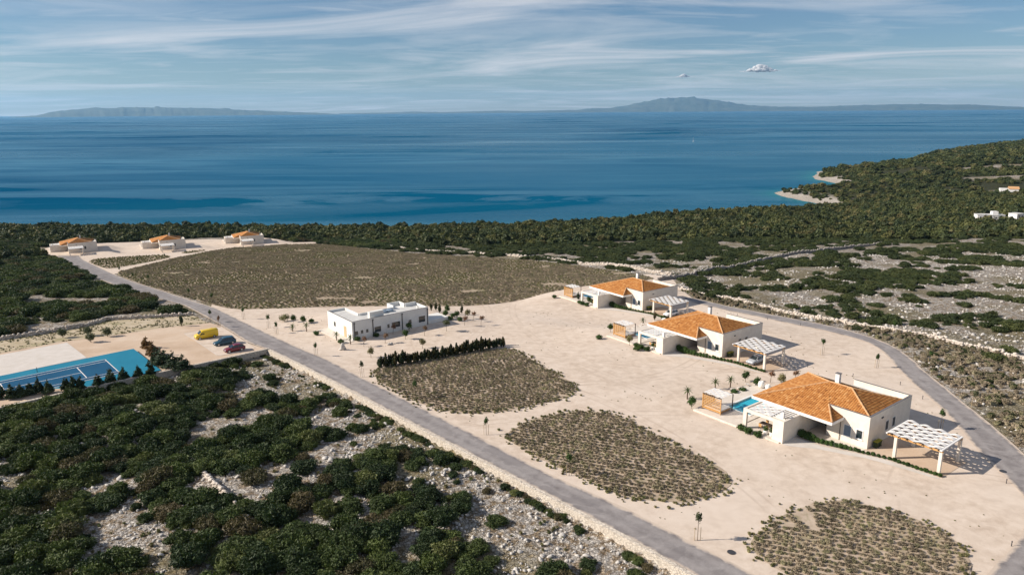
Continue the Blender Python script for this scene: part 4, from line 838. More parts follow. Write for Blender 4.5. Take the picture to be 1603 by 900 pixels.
# far houses on the right-hand hillside
for i, (x, y) in enumerate(HOUSES):
    z = float(ground(np.array([x]), np.array([y]))[0])
    if i == 0:
        t = thing('farmhouse', 'small white house with red roof on the wooded hillside', 'house', (x, y, z), R(-25)); mb = MB(); mb.box(-8, 8, -4, 4, -3, 5.0); mb.build('wall', M['white'], t)
        mb = MB(); mb.poly([(-1, -4.6, 4.9), (8.6, -4.6, 4.9), (8.6, 0, 7.2), (-1, 0, 7.2)]); mb.poly([(-1, 4.6, 4.9), (-1, 0, 7.2), (8.6, 0, 7.2), (8.6, 4.6, 4.9)]); mb.poly([(8.2, -4, 4.9), (8.2, 4, 4.9), (8.2, 0, 7.1)]); mb.build('roof', M['ridge'], t)
        for cx in (-5, 0, 4.5): window(t, cx, 1.2, 1.4, 1.6, -4, sill=False)
    else:
        L = (17, 7)[i - 1]; t = thing('white_farm_building', ('long low white building in a clearing among the woods', 'small white block beside the long low white building')[i - 1], 'building', (x, y, z), R((-12, 20)[i - 1])); mb = MB(); mb.box(-L / 2, L / 2, -3, 3, -3, 3.2); mb.build('wall', M['white'], t)
        mb = MB(); mb.box(-L / 2 - .2, L / 2 + .2, -3.2, 3.2, 3.204, 3.5); mb.build('flat_roof', M['roof_white'], t)
        if i == 1: mb = MB(); mb.box(1, 4.5, -2, 2, 3.504, 5.6); mb.build('upper_block', M['white'], t)
        for cx in np.arange(-L / 2 + 2, L / 2 - 1, 3.2): window(t, float(cx), 1.0, 1.2, 1.2, -3, sill=False)
# sailing boat
bx_, by_ = BOAT[0]; t = thing('sailing_boat', 'small white sailing boat out on the blue sea', 'boat', (bx_, by_, 0), R(70))
V = []; F = []
for i in range(9):
    s = i / 8; w_ = 1.9 * math.sin(math.pi * min(s * .62 + .38, 1)) ; xx = -6 + 12 * s; V += [(xx, -w_, 1.3 + .3 * s), (xx, -w_ * .6, -.3), (xx, w_ * .6, -.3), (xx, w_, 1.3 + .3 * s)]
for i in range(8):
    for a in range(4): F.append((4 * i + a, 4 * i + (a + 1) % 4, 4 * i + 4 + (a + 1) % 4, 4 * i + 4 + a))
F += [(0, 1, 2, 3), (35, 34, 33, 32)]; mesh_obj('hull', V, F, M['white'], t)
MB().tube([(0, 0, 1.2), (0, 0, 17)], .14, 6).build('mast', M['rim'], t)
def sail(name, pts, bulge):
    A, B_, C_ = [Vector(p) for p in pts]; V = []; F = []; n = 6
    for i in range(n + 1):
        for j in range(n + 1 - i):
            u, v = i / n, j / n; p = A + (B_ - A) * u + (C_ - A) * v; b = bulge * 4 * max(0, (1 - u - v)) * (u + v); V.append((p.x, p.y + b, p.z))
    ix = {}; k = 0
    for i in range(n + 1):
        for j in range(n + 1 - i): ix[i, j] = k; k += 1
    for i in range(n):
        for j in range(n - i):
            F.append((ix[i, j], ix[i + 1, j], ix[i, j + 1]))
            if (i + 1, j + 1) in ix: F.append((ix[i + 1, j], ix[i + 1, j + 1], ix[i, j + 1]))
    mesh_obj(name, V, F, M['fabric'], t)
sail('mainsail', ((-.2, 0, 2.6), (-5.2, .4, 2.6), (-.2, 0, 16.6)), .4); sail('jib', ((.4, 0, 15), (5.7, .2, 1.9), (.5, .6, 2.4)), .5)

# ------------------------------------------------------------------ vehicles
def loft(stations, name, mat, parent):
    """stations: (x, half width, z bottom, z top)"""
    V = []; F = []; n = 10
    for x, w, zb, zt_ in stations:
        h = zt_ - zb; V += [(x, -w * .80, zb), (x, -w * .97, zb + h * .14), (x, -w, zb + h * .45), (x, -w * .97, zb + h * .82), (x, -w * .84, zt_), (x, w * .84, zt_), (x, w * .97, zb + h * .82), (x, w, zb + h * .45), (x, w * .97, zb + h * .14), (x, w * .80, zb)]
    for i in range(len(stations) - 1):
        for k in range(n): F.append((i * n + k, i * n + (k + 1) % n, (i + 1) * n + (k + 1) % n, (i + 1) * n + k))
    F += [tuple(range(n))[::-1], tuple((len(stations) - 1) * n + k for k in range(n))]
    o = mesh_obj(name, V, F, mat, parent, smooth=True); return o
def make_car(label, loc, rz, kind, paint_):
    t = thing('parked_van' if kind == 'van' else 'parked_car', label, 'van' if kind == 'van' else 'car', loc, rz, 'parked vehicles'); p = M[paint_]
    if kind == 'van':
        L, W = 5.0, .96
        loft([(2.5, .70, .35, .75), (2.42, .88, .25, 1.0), (2.1, .94, .22, 1.12), (1.72, .95, .22, 1.22), (1.05, .95, .22, 1.88), (.75, .95, .22, 1.95), (-1.0, .95, .22, 1.98), (-2.35, .95, .25, 1.95), (-2.5, .92, .35, 1.88)], 'body', p, t)
        for s in (-1, 1):
            MB().poly([(1.55, s * .945, 1.18), (.55, s * .965, 1.18), (.55, s * .90, 1.72), (1.02, s * .90, 1.72)][::s]).build('side_window', M['glass'], t)
            MB().box(1.3, 1.45, s * .97 - .1, s * .97 + .1, 1.15, 1.35).build('mirror', M['steel'], t)
        MB().poly([(1.74, -.74, 1.24), (1.74, .74, 1.24), (1.10, .70, 1.87), (1.10, -.70, 1.87)]).build('windscreen', M['glass'], t)
        for s in (-1, 1): MB().box(-1.75, .3, s * .962 - .006, s * .962 + .006, 1.0, 1.03).build('side_rail', M['steel'], t)
        wx = (1.62, -1.55); xr = -2.5
    else:
        H = {'estate': 1.55, 'hatch': 1.45}[kind]; L, W = {'estate': (4.7, .91), 'hatch': (4.3, .89)}[kind]; f = L / 2
        loft([(f, W * .72, .32, .60), (f - .1, W * .90, .22, .72), (f - .7, W * .98, .2, .86), (f - 1.25, W, .2, .96), (0, W, .2, .98), (-f + .6, W, .2, .99), (-f + .1, W * .94, .24, .95), (-f, W * .84, .34, .80)], 'body', p, t)
        a0, a1, b0, b1 = f - 1.2, f - 1.95, -f + .12, -f + (.55 if kind == 'estate' else .75); z0, z1 = .97, H; w0, w1 = W * .90, W * .72
        V = [(a0, -w0, z0), (a0, w0, z0), (b0, w0, z0), (b0, -w0, z0), (a1, -w1, z1), (a1, w1, z1), (b1, w1, z1), (b1, -w1, z1)]
        mesh_obj('windows', V, [(0, 1, 5, 4), (1, 2, 6, 5), (2, 3, 7, 6), (3, 0, 4, 7)], M['glass'], t)
        r_ = loft([(a1 + .04, w1 * .9, z1 - .03, z1 + .02), (a1 - .3, w1 * 1.06, z1 - .04, z1 + .055), ((a1 + b1) / 2, w1 * 1.08, z1 - .04, z1 + .07), (b1 + .2, w1 * 1.06, z1 - .04, z1 + .045), (b1 - .08, w1 * .95, z1 - .03, z1 + .01)], 'roof_panel', p, t)
        for s in (-1, 1):
            for (xa, xb) in ((a0, a1), (b0, b1), ((a0 + b0) / 2 - .2, (a1 + b1) / 2 - .15)): mb = MB(); mb.tube([(xa, s * w0, z0), (xb, s * w1 * 1.02, z1)], .045, 5); mb.build('pillar', p, t)
            MB().box(a0 - .25, a0 - .1, s * (W + .08) - .09, s * (W + .08) + .09, .95, 1.08).build('mirror', p, t)
        wx = (f - .85, -f + .85); xr = -f
    fx = L / 2
    for s in (-1, 1):
        for x in wx:
            wl = thing('wheel', None, None, (x, s * (W - .10), .33)); wl.parent = t
            MB().tube([(0, -.11, 0), (0, .11, 0)], .33, 16).build('tyre', M['rubber'], wl); MB().tube([(0, s * .10 - .02, 0), (0, s * .10 + .022, 0)], .21, 12).build('rim', M['rim'], wl)
        MB().box(fx - .16, fx - .02, s * W * .68 - .16, s * W * .68 + .16, .62, .76).build('headlight', M['lamp_glass'], t)
        MB().box(xr - .012, xr + .1, s * W * .74 - .1, s * W * .74 + .1, .72, .95).build('tail_light', M['tail_glass'], t)
    MB().box(fx - .06, fx + .02, -.6, .6, .36, .5).build('grille', M['steel'], t)
    return t
hd = math.atan2(CARDIR[0][1] - CARDIR[1][1], CARDIR[0][0] - CARDIR[1][0])
for (x, y), kind, pn, lab in zip(CARS, ('van', 'estate', 'hatch'), ('yellow', 'teal', 'red'), ('bright yellow delivery van parked at the far end of the bay', 'dark teal estate car parked between the van and red car', 'dark red hatchback parked nearest the stone wall')):
    make_car(lab, (x, y, zat(x, y) + .1), hd, kind, pn)
q = L2W('V2', 6.0, 2.9); make_car('silver car parked under the carport of the middle villa', (*q, VZ['V2'] + .06), R(VILLAS['V2'][2] - 90), 'hatch', 'car_grey')
q = L2W('V3', 7.6, 2.7); make_car('white car parked under the carport by the shade-grey stone wall', (*q, VZ['V3'] + .06), R(VILLAS['V3'][2] - 90), 'hatch', 'car_white')
# bollard lights
b0 = None
BL_ = ['by the road bend below the carport', 'near the bottom corner beside the returning road', 'behind the nearest villa beside its sapling', 'behind the nearest villa by the road edge', 'at the roadside behind the middle villa', 'at the roadside past the middle villa corner', 'at the roadside nearest the villa by the stone wall', 'beside the shadow of the middle carport', 'on the gravel behind the nearest villa chimney', 'at the edge of the lowest lavender plot']
for i, (x, y) in enumerate(BOLLARDS):
    if b0 is None:
        b0 = thing('bollard_light', 'x', 'bollard', group='bollard lights'); MB().box(-.035, .035, -.035, .035, 0, .55).build('post', M['steel'], b0); MB().box(-.05, .05, -.05, .05, .553, .66).build('lamp_head', M['steel'], b0); o = b0
    else: o = copy_tree(b0)
    o.location = (x, y, zat(x, y) + .05); o['label'] = 'short dark bollard light ' + BL_[i]
# ------------------------------------------------------------------ vegetation
def core_sphere(c, r, nu=8, nv=5):
    V = []; F = []
    for j in range(nv + 1):
        ph = -math.pi / 2 + math.pi * (j + .0001) / (nv + .0002)
        for i in range(nu): t = 2 * math.pi * i / nu; V.append((c[0] + r[0] * math.cos(ph) * math.cos(t), c[1] + r[1] * math.cos(ph) * math.sin(t), c[2] + r[2] * math.sin(ph)))
    for j in range(nv):
        for i in range(nu): F.append((j * nu + i, j * nu + (i + 1) % nu, (j + 1) * nu + (i + 1) % nu, (j + 1) * nu + i))
    return np.array(V), np.array(F)
def leaf_cloud(lobes, n, size, seed=0, core=.8, down=-.35, asp=1.6, out=.55, jit=(.78, 1.08)):
    r = np.random.default_rng(seed); V = []; F = []; k = 0
    w = np.array([l[1][0] * l[1][1] + l[1][0] * l[1][2] for l in lobes]); w = w / w.sum()
    which = r.choice(len(lobes), n, p=w); C = np.array([l[0] for l in lobes])[which]; Rr = np.array([l[1] for l in lobes])[which]
    d = r.normal(size=(n, 3)); d /= np.linalg.norm(d, axis=1)[:, None]; d[:, 2] = np.where(d[:, 2] < down, -d[:, 2], d[:, 2])
    P = C + d * Rr * r.uniform(jit[0], jit[1], (n, 1)); keep = P[:, 2] > .02; P = P[keep]; d = d[keep]; n = len(P)
    nn = d * out + r.normal(size=(n, 3)) * (1 - out) * .8; nn /= np.linalg.norm(nn, axis=1)[:, None]
    a = np.cross(nn, r.normal(size=(n, 3))); a /= np.linalg.norm(a, axis=1)[:, None]; b = np.cross(nn, a)
    s = size * r.uniform(.6, 1.35, (n, 1)); a = a * s * asp / 2; b = b * s / 2
    Q = np.stack([P - a - b * .6, P + a - b * .5, P + a * .9 + b * .6, P - a * .8 + b], 1).reshape(-1, 3); V.append(Q); F.append(np.arange(4 * n).reshape(n, 4)); k = 4 * n
    if core:
        for c, rr in lobes:
            cv, cf = core_sphere(c, [x * core for x in rr]); V.append(cv); F.append(cf + k); k += len(cv)
    return np.concatenate(V), np.concatenate(F)
def lumps(r, n, rad, h, spread):
    L = [((0, 0, h * .45), (rad * .75, rad * .7, h * .55))]
    for i in range(n):
        a = 2 * math.pi * i / n + r.uniform(-.4, .4); q = r.uniform(.35, 1.0) * spread; s = r.uniform(.26, .55)
        L.append(((math.cos(a) * q * rad, math.sin(a) * q * rad, h * r.uniform(.22, .6)), (rad * s, rad * s * r.uniform(.8, 1.2), h * r.uniform(.3, .45))))
    return L
def veg_variant(name, VF, mat): return fast_mesh(name, VF[0], VF[1], mat, link=False)
rr = np.random.default_rng(11)
BUSH = [veg_variant('shrub_shape', leaf_cloud(lumps(rr, 11, 1.0, 1.0, .85), 2600, .080, 20 + i, core=.72, asp=2.3, out=.3, jit=(.62, 1.22)), M[('maquis', 'maquis', 'maquis', 'maquis_pale', 'maquis', 'maquis_dry', 'maquis', 'maquis')[i]]) for i in range(8)]
JUN = [veg_variant('juniper_shape', leaf_cloud(lumps(rr, 8, 1.0, .95, .8), 1300, .105, 40 + i, core=.74, asp=2.0, out=.35, jit=(.66, 1.2)), M['juniper']) for i in range(6)]
OAK = [veg_variant('wood_tree_shape', leaf_cloud(lumps(rr, 5, 1.0, 1.5, .6), 330, .26, 60 + i, core=.80, jit=(.6, 1.2)), M[('oak', 'oak_dark', 'oak', 'oak_pale', 'oak', 'oak_dark')[i]]) for i in range(6)]
def tuft(seed, n, h, rad):
    r = np.random.default_rng(seed); V = []
    for i in range(n):
        a = r.uniform(0, 6.28); t = r.uniform(.0, 1.0) ** .7; L = h * r.uniform(.75, 1.15); tip = np.array([math.cos(a) * rad * t, math.sin(a) * rad * t, L * (1 - .35 * t * t)]); base = tip * np.array([.25, .25, 0]); w = np.array([-math.sin(a), math.cos(a), 0]) * .045 * r.uniform(.7, 1.4)
        if r.random() < .5: w = np.array([math.cos(a), math.sin(a), .3]) * .04
        V += [base - w, base + w, tip + w * .8, tip - w * .8]
    cv, cf = core_sphere((0, 0, h * .30), (rad * .72, rad * .72, h * .40), 7, 4); V = np.array(V)
    return np.concatenate([V, cv]), np.concatenate([np.arange(4 * n).reshape(n, 4), cf + 4 * n])
LAV = [veg_variant('lavender_shape', tuft(80 + i, 70, .52, .46), M['lav']) for i in range(5)]
HERB = [veg_variant('herb_shape', tuft(90 + i, 45, .40, .34), M['herb']) for i in range(4)]
ROCK = [fast_mesh('rock_shape', s, ICO2_F, M['rock'], link=False) for s in stones(6, ICO2_V, 9, .34)]
def variants_coll(name, obs):
    c = bpy.data.collections.new(name)
    for o in obs: c.objects.link(o)
    return c
VC = {k: variants_coll(k + '_shapes', v) for k, v in (('bush', BUSH), ('jun', JUN), ('oak', OAK), ('lav', LAV), ('herb', HERB), ('rock', ROCK))}
def scatter(name, P, S, coll, label=None, cat=None, rotx=0.0):
    """one mass of plants or stones: instances of the shapes on the points P with sizes S (n,3)"""
    n = len(P); me = bpy.data.meshes.new(name); me.vertices.add(n); me.vertices.foreach_set('co', np.asarray(P, np.float32).ravel())
    a = me.attributes.new('size', 'FLOAT_VECTOR', 'POINT'); a.data.foreach_set('vector', np.asarray(S, np.float32).ravel())
    rt = RNG.uniform(0, 2 * math.pi, (n, 3)).astype(np.float32); rt[:, :2] = RNG.uniform(-rotx, rotx, (n, 2)) if rotx else 0
    a = me.attributes.new('turn', 'FLOAT_VECTOR', 'POINT'); a.data.foreach_set('vector', rt.ravel())
    o = bpy.data.objects.new(name, me); COL.objects.link(o); tag(o, label, cat, kind='stuff')
    ng = bpy.data.node_groups.new(name + '_nodes', 'GeometryNodeTree'); ng.interface.new_socket('Geometry', in_out='INPUT', socket_type='NodeSocketGeometry'); ng.interface.new_socket('Geometry', in_out='OUTPUT', socket_type='NodeSocketGeometry')
    gi = ng.nodes.new('NodeGroupInput'); go = ng.nodes.new('NodeGroupOutput'); ip = ng.nodes.new('GeometryNodeInstanceOnPoints'); ci = ng.nodes.new('GeometryNodeCollectionInfo')
    ci.inputs['Collection'].default_value = coll; ci.inputs['Separate Children'].default_value = True; ci.inputs['Reset Children'].default_value = True; ip.inputs['Pick Instance'].default_value = True
    na = ng.nodes.new('GeometryNodeInputNamedAttribute'); na.data_type = 'FLOAT_VECTOR'; na.inputs[0].default_value = 'size'; nb = ng.nodes.new('GeometryNodeInputNamedAttribute'); nb.data_type = 'FLOAT_VECTOR'; nb.inputs[0].default_value = 'turn'
    e2r = ng.nodes.new('FunctionNodeEulerToRotation')
    ng.links.new(gi.outputs[0], ip.inputs['Points']); ng.links.new(ci.outputs[0], ip.inputs['Instance']); ng.links.new(na.outputs[0], ip.inputs['Scale']); ng.links.new(nb.outputs[0], e2r.inputs[0]); ng.links.new(e2r.outputs[0], ip.inputs['Rotation']); ng.links.new(ip.outputs[0], go.inputs[0])
    o.modifiers.new('scatter', 'NODES').node_group = ng
    return o
def rand_in(box, n, seed):
    r = np.random.default_rng(seed); return r.uniform(box[0], box[1], n), r.uniform(box[2], box[3], n)
def thin(X, Y, rad):
    """drop points closer than their own radius to one already kept (grid hash)"""
    cell = {}; keep = []
    for i in range(len(X)):
        c = (int(X[i] // 4), int(Y[i] // 4)); ok = True
        for a in (-1, 0, 1):
            for b in (-1, 0, 1):
                for j in cell.get((c[0] + a, c[1] + b), ()):
                    if (X[i] - X[j]) ** 2 + (Y[i] - Y[j]) ** 2 < (.55 * (rad[i] + rad[j])) ** 2: ok = False; break
                if not ok: break
            if not ok: break
        if ok: cell.setdefault(c, []).append(i); keep.append(i)
    return np.array(keep, int)
ALLSITES = SITES + [chaikin(P, 1) for P in (PLOT_A, PLOT_B, PLOT_C)]
def off_site(X, Y, d):
    ok = np.ones(len(X), bool)
    for P in SITES: ok &= ~inside(P, X, Y) & (dist_poly(P, X, Y) > d)
    return ok
def in_view(X, Y, pad=.06):
    a = X / np.maximum(Y, 1); return (a > -.73 - pad) & (a < .73 + pad)

# --- scrub in the walled lot below the tennis court: bushes and bare limestone
X, Y = rand_in((-130, 30, 52, 152), 16000, 1); ok = inside(SCRUB, X, Y) & (dist_poly(SCRUB, X, Y) > .9) & in_view(X, Y, .2); X, Y = X[ok], Y[ok]
dr = dist_poly([tuple(p) for p in WALL_ROAD], X, Y, False)
dens = np.clip(.30 + dr / 105, 0, .69) + (.6 * fbm(X / 7, Y / 7, 3) + .4 * fbm(X / 2.6 + 50, Y / 2.6, 2) - .5) * 2.6
rad = (.55 + 1.15 * RNG.random(len(X)) ** 1.5) * np.clip(.6 + dr / 26, .6, 1.25); ok = (dens > .5) & (dr > 1.2 + rad * .5); X, Y, rad = X[ok], Y[ok], rad[ok]
o = np.argsort(-rad + RNG.uniform(0, .8, len(rad))); X, Y, rad = X[o], Y[o], rad[o]; k = thin(X, Y, rad); X, Y, rad = X[k], Y[k], rad[k]
Z = ground(X, Y) - .1; hh = rad * RNG.uniform(.65, 1.15, len(rad))
size = rad / np.hypot(X, Y); o = np.argsort(-size); n_ind = 300
for j in o[:n_ind]:
    b = bpy.data.objects.new('scrub_bush', BUSH[j % 8].data); COL.objects.link(b); b.location = (X[j], Y[j], Z[j]); b.scale = (rad[j], rad[j], hh[j]); b.rotation_euler = (0, 0, RNG.uniform(0, 6.28))
    tag(b, 'dark green rounded evergreen bush on the rocky ground below the tennis court', 'bush', 'evergreen bushes in the walled scrub')
j = o[n_ind:]; scatter('undergrowth', np.stack([X, Y, Z], 1)[j], np.stack([rad, rad, hh], 1)[j], VC['bush'], 'smaller dark evergreen bushes filling the rocky scrub', 'undergrowth')
BX, BY, BR = X, Y, rad
X, Y = rand_in((-130, 30, 52, 152), 52000, 2); ok = inside(SCRUB, X, Y) & (dist_poly(SCRUB, X, Y) > .6) & in_view(X, Y, .1) & (fbm(X / 5 + 9, Y / 5, 3) > .44); X, Y = X[ok], Y[ok]
s = .07 + .26 * RNG.random(len(X)) ** 4; scatter('limestone_rubble', np.stack([X, Y, ground(X, Y) + s * .25], 1), np.stack([s, s * .9, s * .7], 1), VC['rock'], 'white limestone rubble between the bushes', 'rubble', .5)
X, Y = rand_in((-110, 25, 54, 150), 900, 3); ok = inside(SCRUB, X, Y) & (dist_poly(SCRUB, X, Y) > 1.2) & in_view(X, Y); X, Y = X[ok], Y[ok]
dd = np.min(np.hypot(X[:, None] - BX[None], Y[:, None] - BY[None]) / BR[None], axis=1); ok = dd > 1.0; X, Y = X[ok][:60], Y[ok][:60]
for i in range(len(X)):
    s = .22 + .30 * random.random() ** 1.5; b = bpy.data.objects.new('boulder', ROCK[i % 6].data); COL.objects.link(b); b.location = (X[i], Y[i], float(ground(X[i:i + 1], Y[i:i + 1])[0]) + s * .2); b.scale = (s * 1.35, s, s * .65); b.rotation_euler = (random.uniform(-.4, .4), random.uniform(-.4, .4), random.uniform(0, 6))
    tag(b, 'pale limestone boulder lying in the scrub below the main road', 'boulder', 'boulders in the walled scrub')
X, Y = rand_in((-110, 28, 54, 150), 3000, 4); ok = inside(SCRUB, X, Y) & (dist_poly(SCRUB, X, Y) > .4) & in_view(X, Y) & (fbm(X / 6, Y / 6 + 40, 3) > .5); X, Y = X[ok], Y[ok]
s = RNG.uniform(.5, 1.1, len(X)); scatter('dry_weeds', np.stack([X, Y, ground(X, Y)], 1), np.stack([s, s, s], 1), VC['herb'], 'dry straw-coloured weeds among the rocks', 'weeds')
# a low green fringe growing along the foot of the road wall
wp = densify(WALL_ROAD, .7); wp = np.array(wp); X = wp[:, 0] - .95 + RNG.uniform(-.5, .1, len(wp)); Y = wp[:, 1] - .95 + RNG.uniform(-.5, .1, len(wp)); ok = (fbm(X / 4, Y / 4, 3) > .42); X, Y = X[ok], Y[ok]
s = RNG.uniform(.35, .8, len(X)); scatter('wall_weeds', np.stack([X, Y, ground(X, Y) - .05], 1), np.stack([s, s, s * .9], 1), VC['bush'], 'green weeds along the foot of the road wall', 'weeds')

# --- right-hand rocky hillside and left strip beyond the stone wall
def hillside(seed, box, n, keep_d):
    X, Y = rand_in(box, n, seed); ok = off_site(X, Y, keep_d) & in_view(X, Y, .12) & ~inside(SCRUB, X, Y) & (woods_mask(X, Y) < 4); return X[ok], Y[ok]
X, Y = hillside(5, (-130, 330, 60, 440), 30000, 2.2)
dw = dist_poly([tuple(p) for p in DRYWALL_D], X, Y, False); wallside = (X - np.interp(Y, [p[1] for p in DRYWALL_D[::-1]], [p[0] for p in DRYWALL_D[::-1]])) > 0
up = wallside | (Y > 225); fr_ = fbm(X / 13 + 3, Y / 13, 3); dens = np.where(up, np.clip((Y - 170) / 2200, 0, .07) + fr_, fr_ - .12); dens -= np.where(dw < 3, .5, 0)
rad = .7 + 1.5 * RNG.random(len(X)) ** 1.6 + np.clip((Y - 180) / 300, 0, .5); ok = (dens > .55) & (dist_poly([tuple(p) for p in DRYWALL_C], X, Y, False) > 1.5); X, Y, rad = X[ok], Y[ok], rad[ok]
o = np.argsort(-rad); X, Y, rad = X[o], Y[o], rad[o]; k = thin(X, Y, rad); X, Y, rad = X[k], Y[k], rad[k]; Z = ground(X, Y) - .15; hh = rad * RNG.uniform(.5, .85, len(rad)); size = rad / np.hypot(X, Y); o = np.argsort(-size)
print('hillside bushes', len(X))
for j in o[:300]:
    b = bpy.data.objects.new('juniper_bush', JUN[j % 6].data); COL.objects.link(b); b.location = (X[j], Y[j], Z[j]); b.scale = (rad[j] * 1.15, rad[j], hh[j]); b.rotation_euler = (0, 0, RNG.uniform(0, 6.28))
    tag(b, 'low dark juniper bush on the white rocky hillside behind the villas', 'bush', 'juniper bushes on the rocky hillside')
j = o[300:]; scatter('hillside_scrub', np.stack([X, Y, Z], 1)[j], np.stack([rad * 1.15, rad, hh], 1)[j], VC['jun'], 'distant dark scrub dotting the rocky hillside', 'scrub')
X, Y = hillside(6, (30, 240, 100, 330), 34000, .8); ok = (fbm(X / 7, Y / 7 + 8, 3) > .47); X, Y = X[ok], Y[ok]; s = .10 + .36 * RNG.random(len(X)) ** 4
scatter('hillside_rubble', np.stack([X, Y, ground(X, Y) + s * .2], 1), np.stack([s, s * .9, s * .65], 1), VC['rock'], 'white limestone rubble on the hillside', 'rubble', .5)
# verge between the right-hand road and the rubble wall
X, Y = rand_in((50, 110, 60, 215), 9000, 8); ok = off_site(X, Y, .7) & in_view(X, Y, .1) & ~wallside[:1].repeat(len(X)) ; wsd = (X - np.interp(Y, [p[1] for p in DRYWALL_D[::-1]], [p[0] for p in DRYWALL_D[::-1]])); ok = off_site(X, Y, .7) & in_view(X, Y, .1) & (wsd < -1.0) & (fbm(X / 4, Y / 4, 3) > .38); X, Y = X[ok], Y[ok]
s = RNG.uniform(.7, 1.5, len(X)); scatter('verge_shrubs', np.stack([X, Y, ground(X, Y)], 1), np.stack([s, s, s], 1), VC['lav'], 'grey-green low shrubs on the verge of the right-hand road', 'ground cover')
k = RNG.random(len(X)) < .3; s = RNG.uniform(.3, .7, k.sum()); scatter('verge_scrub', np.stack([X[k] + .5, Y[k] + .4, ground(X[k] + .5, Y[k] + .4)], 1), np.stack([s, s, s], 1), VC['jun'], 'small green shrubs dotted over the road verge', 'ground cover')
# left strip of scrub beyond the stone wall and along the main road
X, Y = rand_in((-330, -70, 150, 470), 26000, 9); ok = off_site(X, Y, 3.0) & in_view(X, Y, .12) & (woods_mask(X, Y) < 6) & ~inside(SCRUB, X, Y); X, Y = X[ok], Y[ok]
dA = dist_poly([tuple(p) for p in DRYWALL_A], X, Y, False); dens = .03 + np.clip((Y - 200) / 300, 0, .2) + fbm(X / 14 + 7, Y / 14, 3) - np.where(dA < 2, .5, 0); rad = 1.2 + 1.7 * RNG.random(len(X)); ok = dens > .56; X, Y, rad = X[ok], Y[ok], rad[ok]
o = np.argsort(-rad); X, Y, rad = X[o], Y[o], rad[o]; k = thin(X, Y, rad); X, Y, rad = X[k], Y[k], rad[k]; hh = rad * RNG.uniform(.6, .95, len(rad))
size = rad / np.hypot(X, Y); o = np.argsort(-size); Z = ground(X, Y) - .15
for j in o[:120]:
    b = bpy.data.objects.new('roadside_bush', BUSH[j % 8].data); COL.objects.link(b); b.location = (X[j], Y[j], Z[j]); b.scale = (rad[j], rad[j], hh[j]); b.rotation_euler = (0, 0, RNG.uniform(0, 6.28))
    tag(b, 'dark rounded bush in the scrub between the dry stone wall and distant villas', 'bush', 'bushes beyond the dry stone wall')
j = o[120:]; scatter('roadside_scrub', np.stack([X, Y, Z], 1)[j], np.stack([rad, rad, hh], 1)[j], VC['bush'], 'dense dark scrub left of the main road', 'scrub')

# --- the wood between the site and the sea, and on the headlands
X, Y = rand_in((-900, 900, 330, 760), 90000, 10); wm = woods_mask(X, Y); dc = np.where(inside(COAST, X, Y), dist_poly(COAST, X, Y), -1); ok = (wm > 0) & (dc > 12) & in_view(X, Y, .08) & off_site(X, Y, 3) & (clearing(X, Y) < .1); X, Y = X[ok], Y[ok]
rad = 1.4 + 2.2 * RNG.random(len(X)) ** 1.4; k = thin(X, Y, rad * .85); X, Y, rad = X[k], Y[k], rad[k]; Z = ground(X, Y) - .3
P1 = np.stack([X, Y, Z], 1); S1 = np.stack([rad, rad, rad * RNG.uniform(.6, 1.1, len(rad))], 1); print('wood', len(X))
X, Y = rand_in((150, 2600, 620, 2900), 120000, 12); dc = np.where(inside(COAST, X, Y), dist_poly(COAST, X, Y), -1); ok = (dc > 3 + 13 * fbm(X / 22, Y / 22, 3)) & in_view(X, Y, .05) & (woods_mask(X, Y) > 0) & (clearing(X, Y) < .1) & (Y > 760) & (fbm(X / 45, Y / 45, 3) < .66); X, Y = X[ok], Y[ok]
rad = (2.0 + 4.0 * RNG.random(len(X)) ** 1.5) * np.clip(np.hypot(X, Y) / 1000, .8, 1.6); k = thin(X, Y, rad * .8); X, Y, rad = X[k], Y[k], rad[k]; Z = ground(X, Y) - .4; print('headland wood', len(X))
P2 = np.stack([X, Y, Z], 1); S2 = np.stack([rad, rad, rad * RNG.uniform(.4, .8, len(rad))], 1)
scatter('woods', np.concatenate([P1, P2]), np.concatenate([S1, S2]), VC['oak'], 'dense evergreen wood between the site and the sea', 'woods')

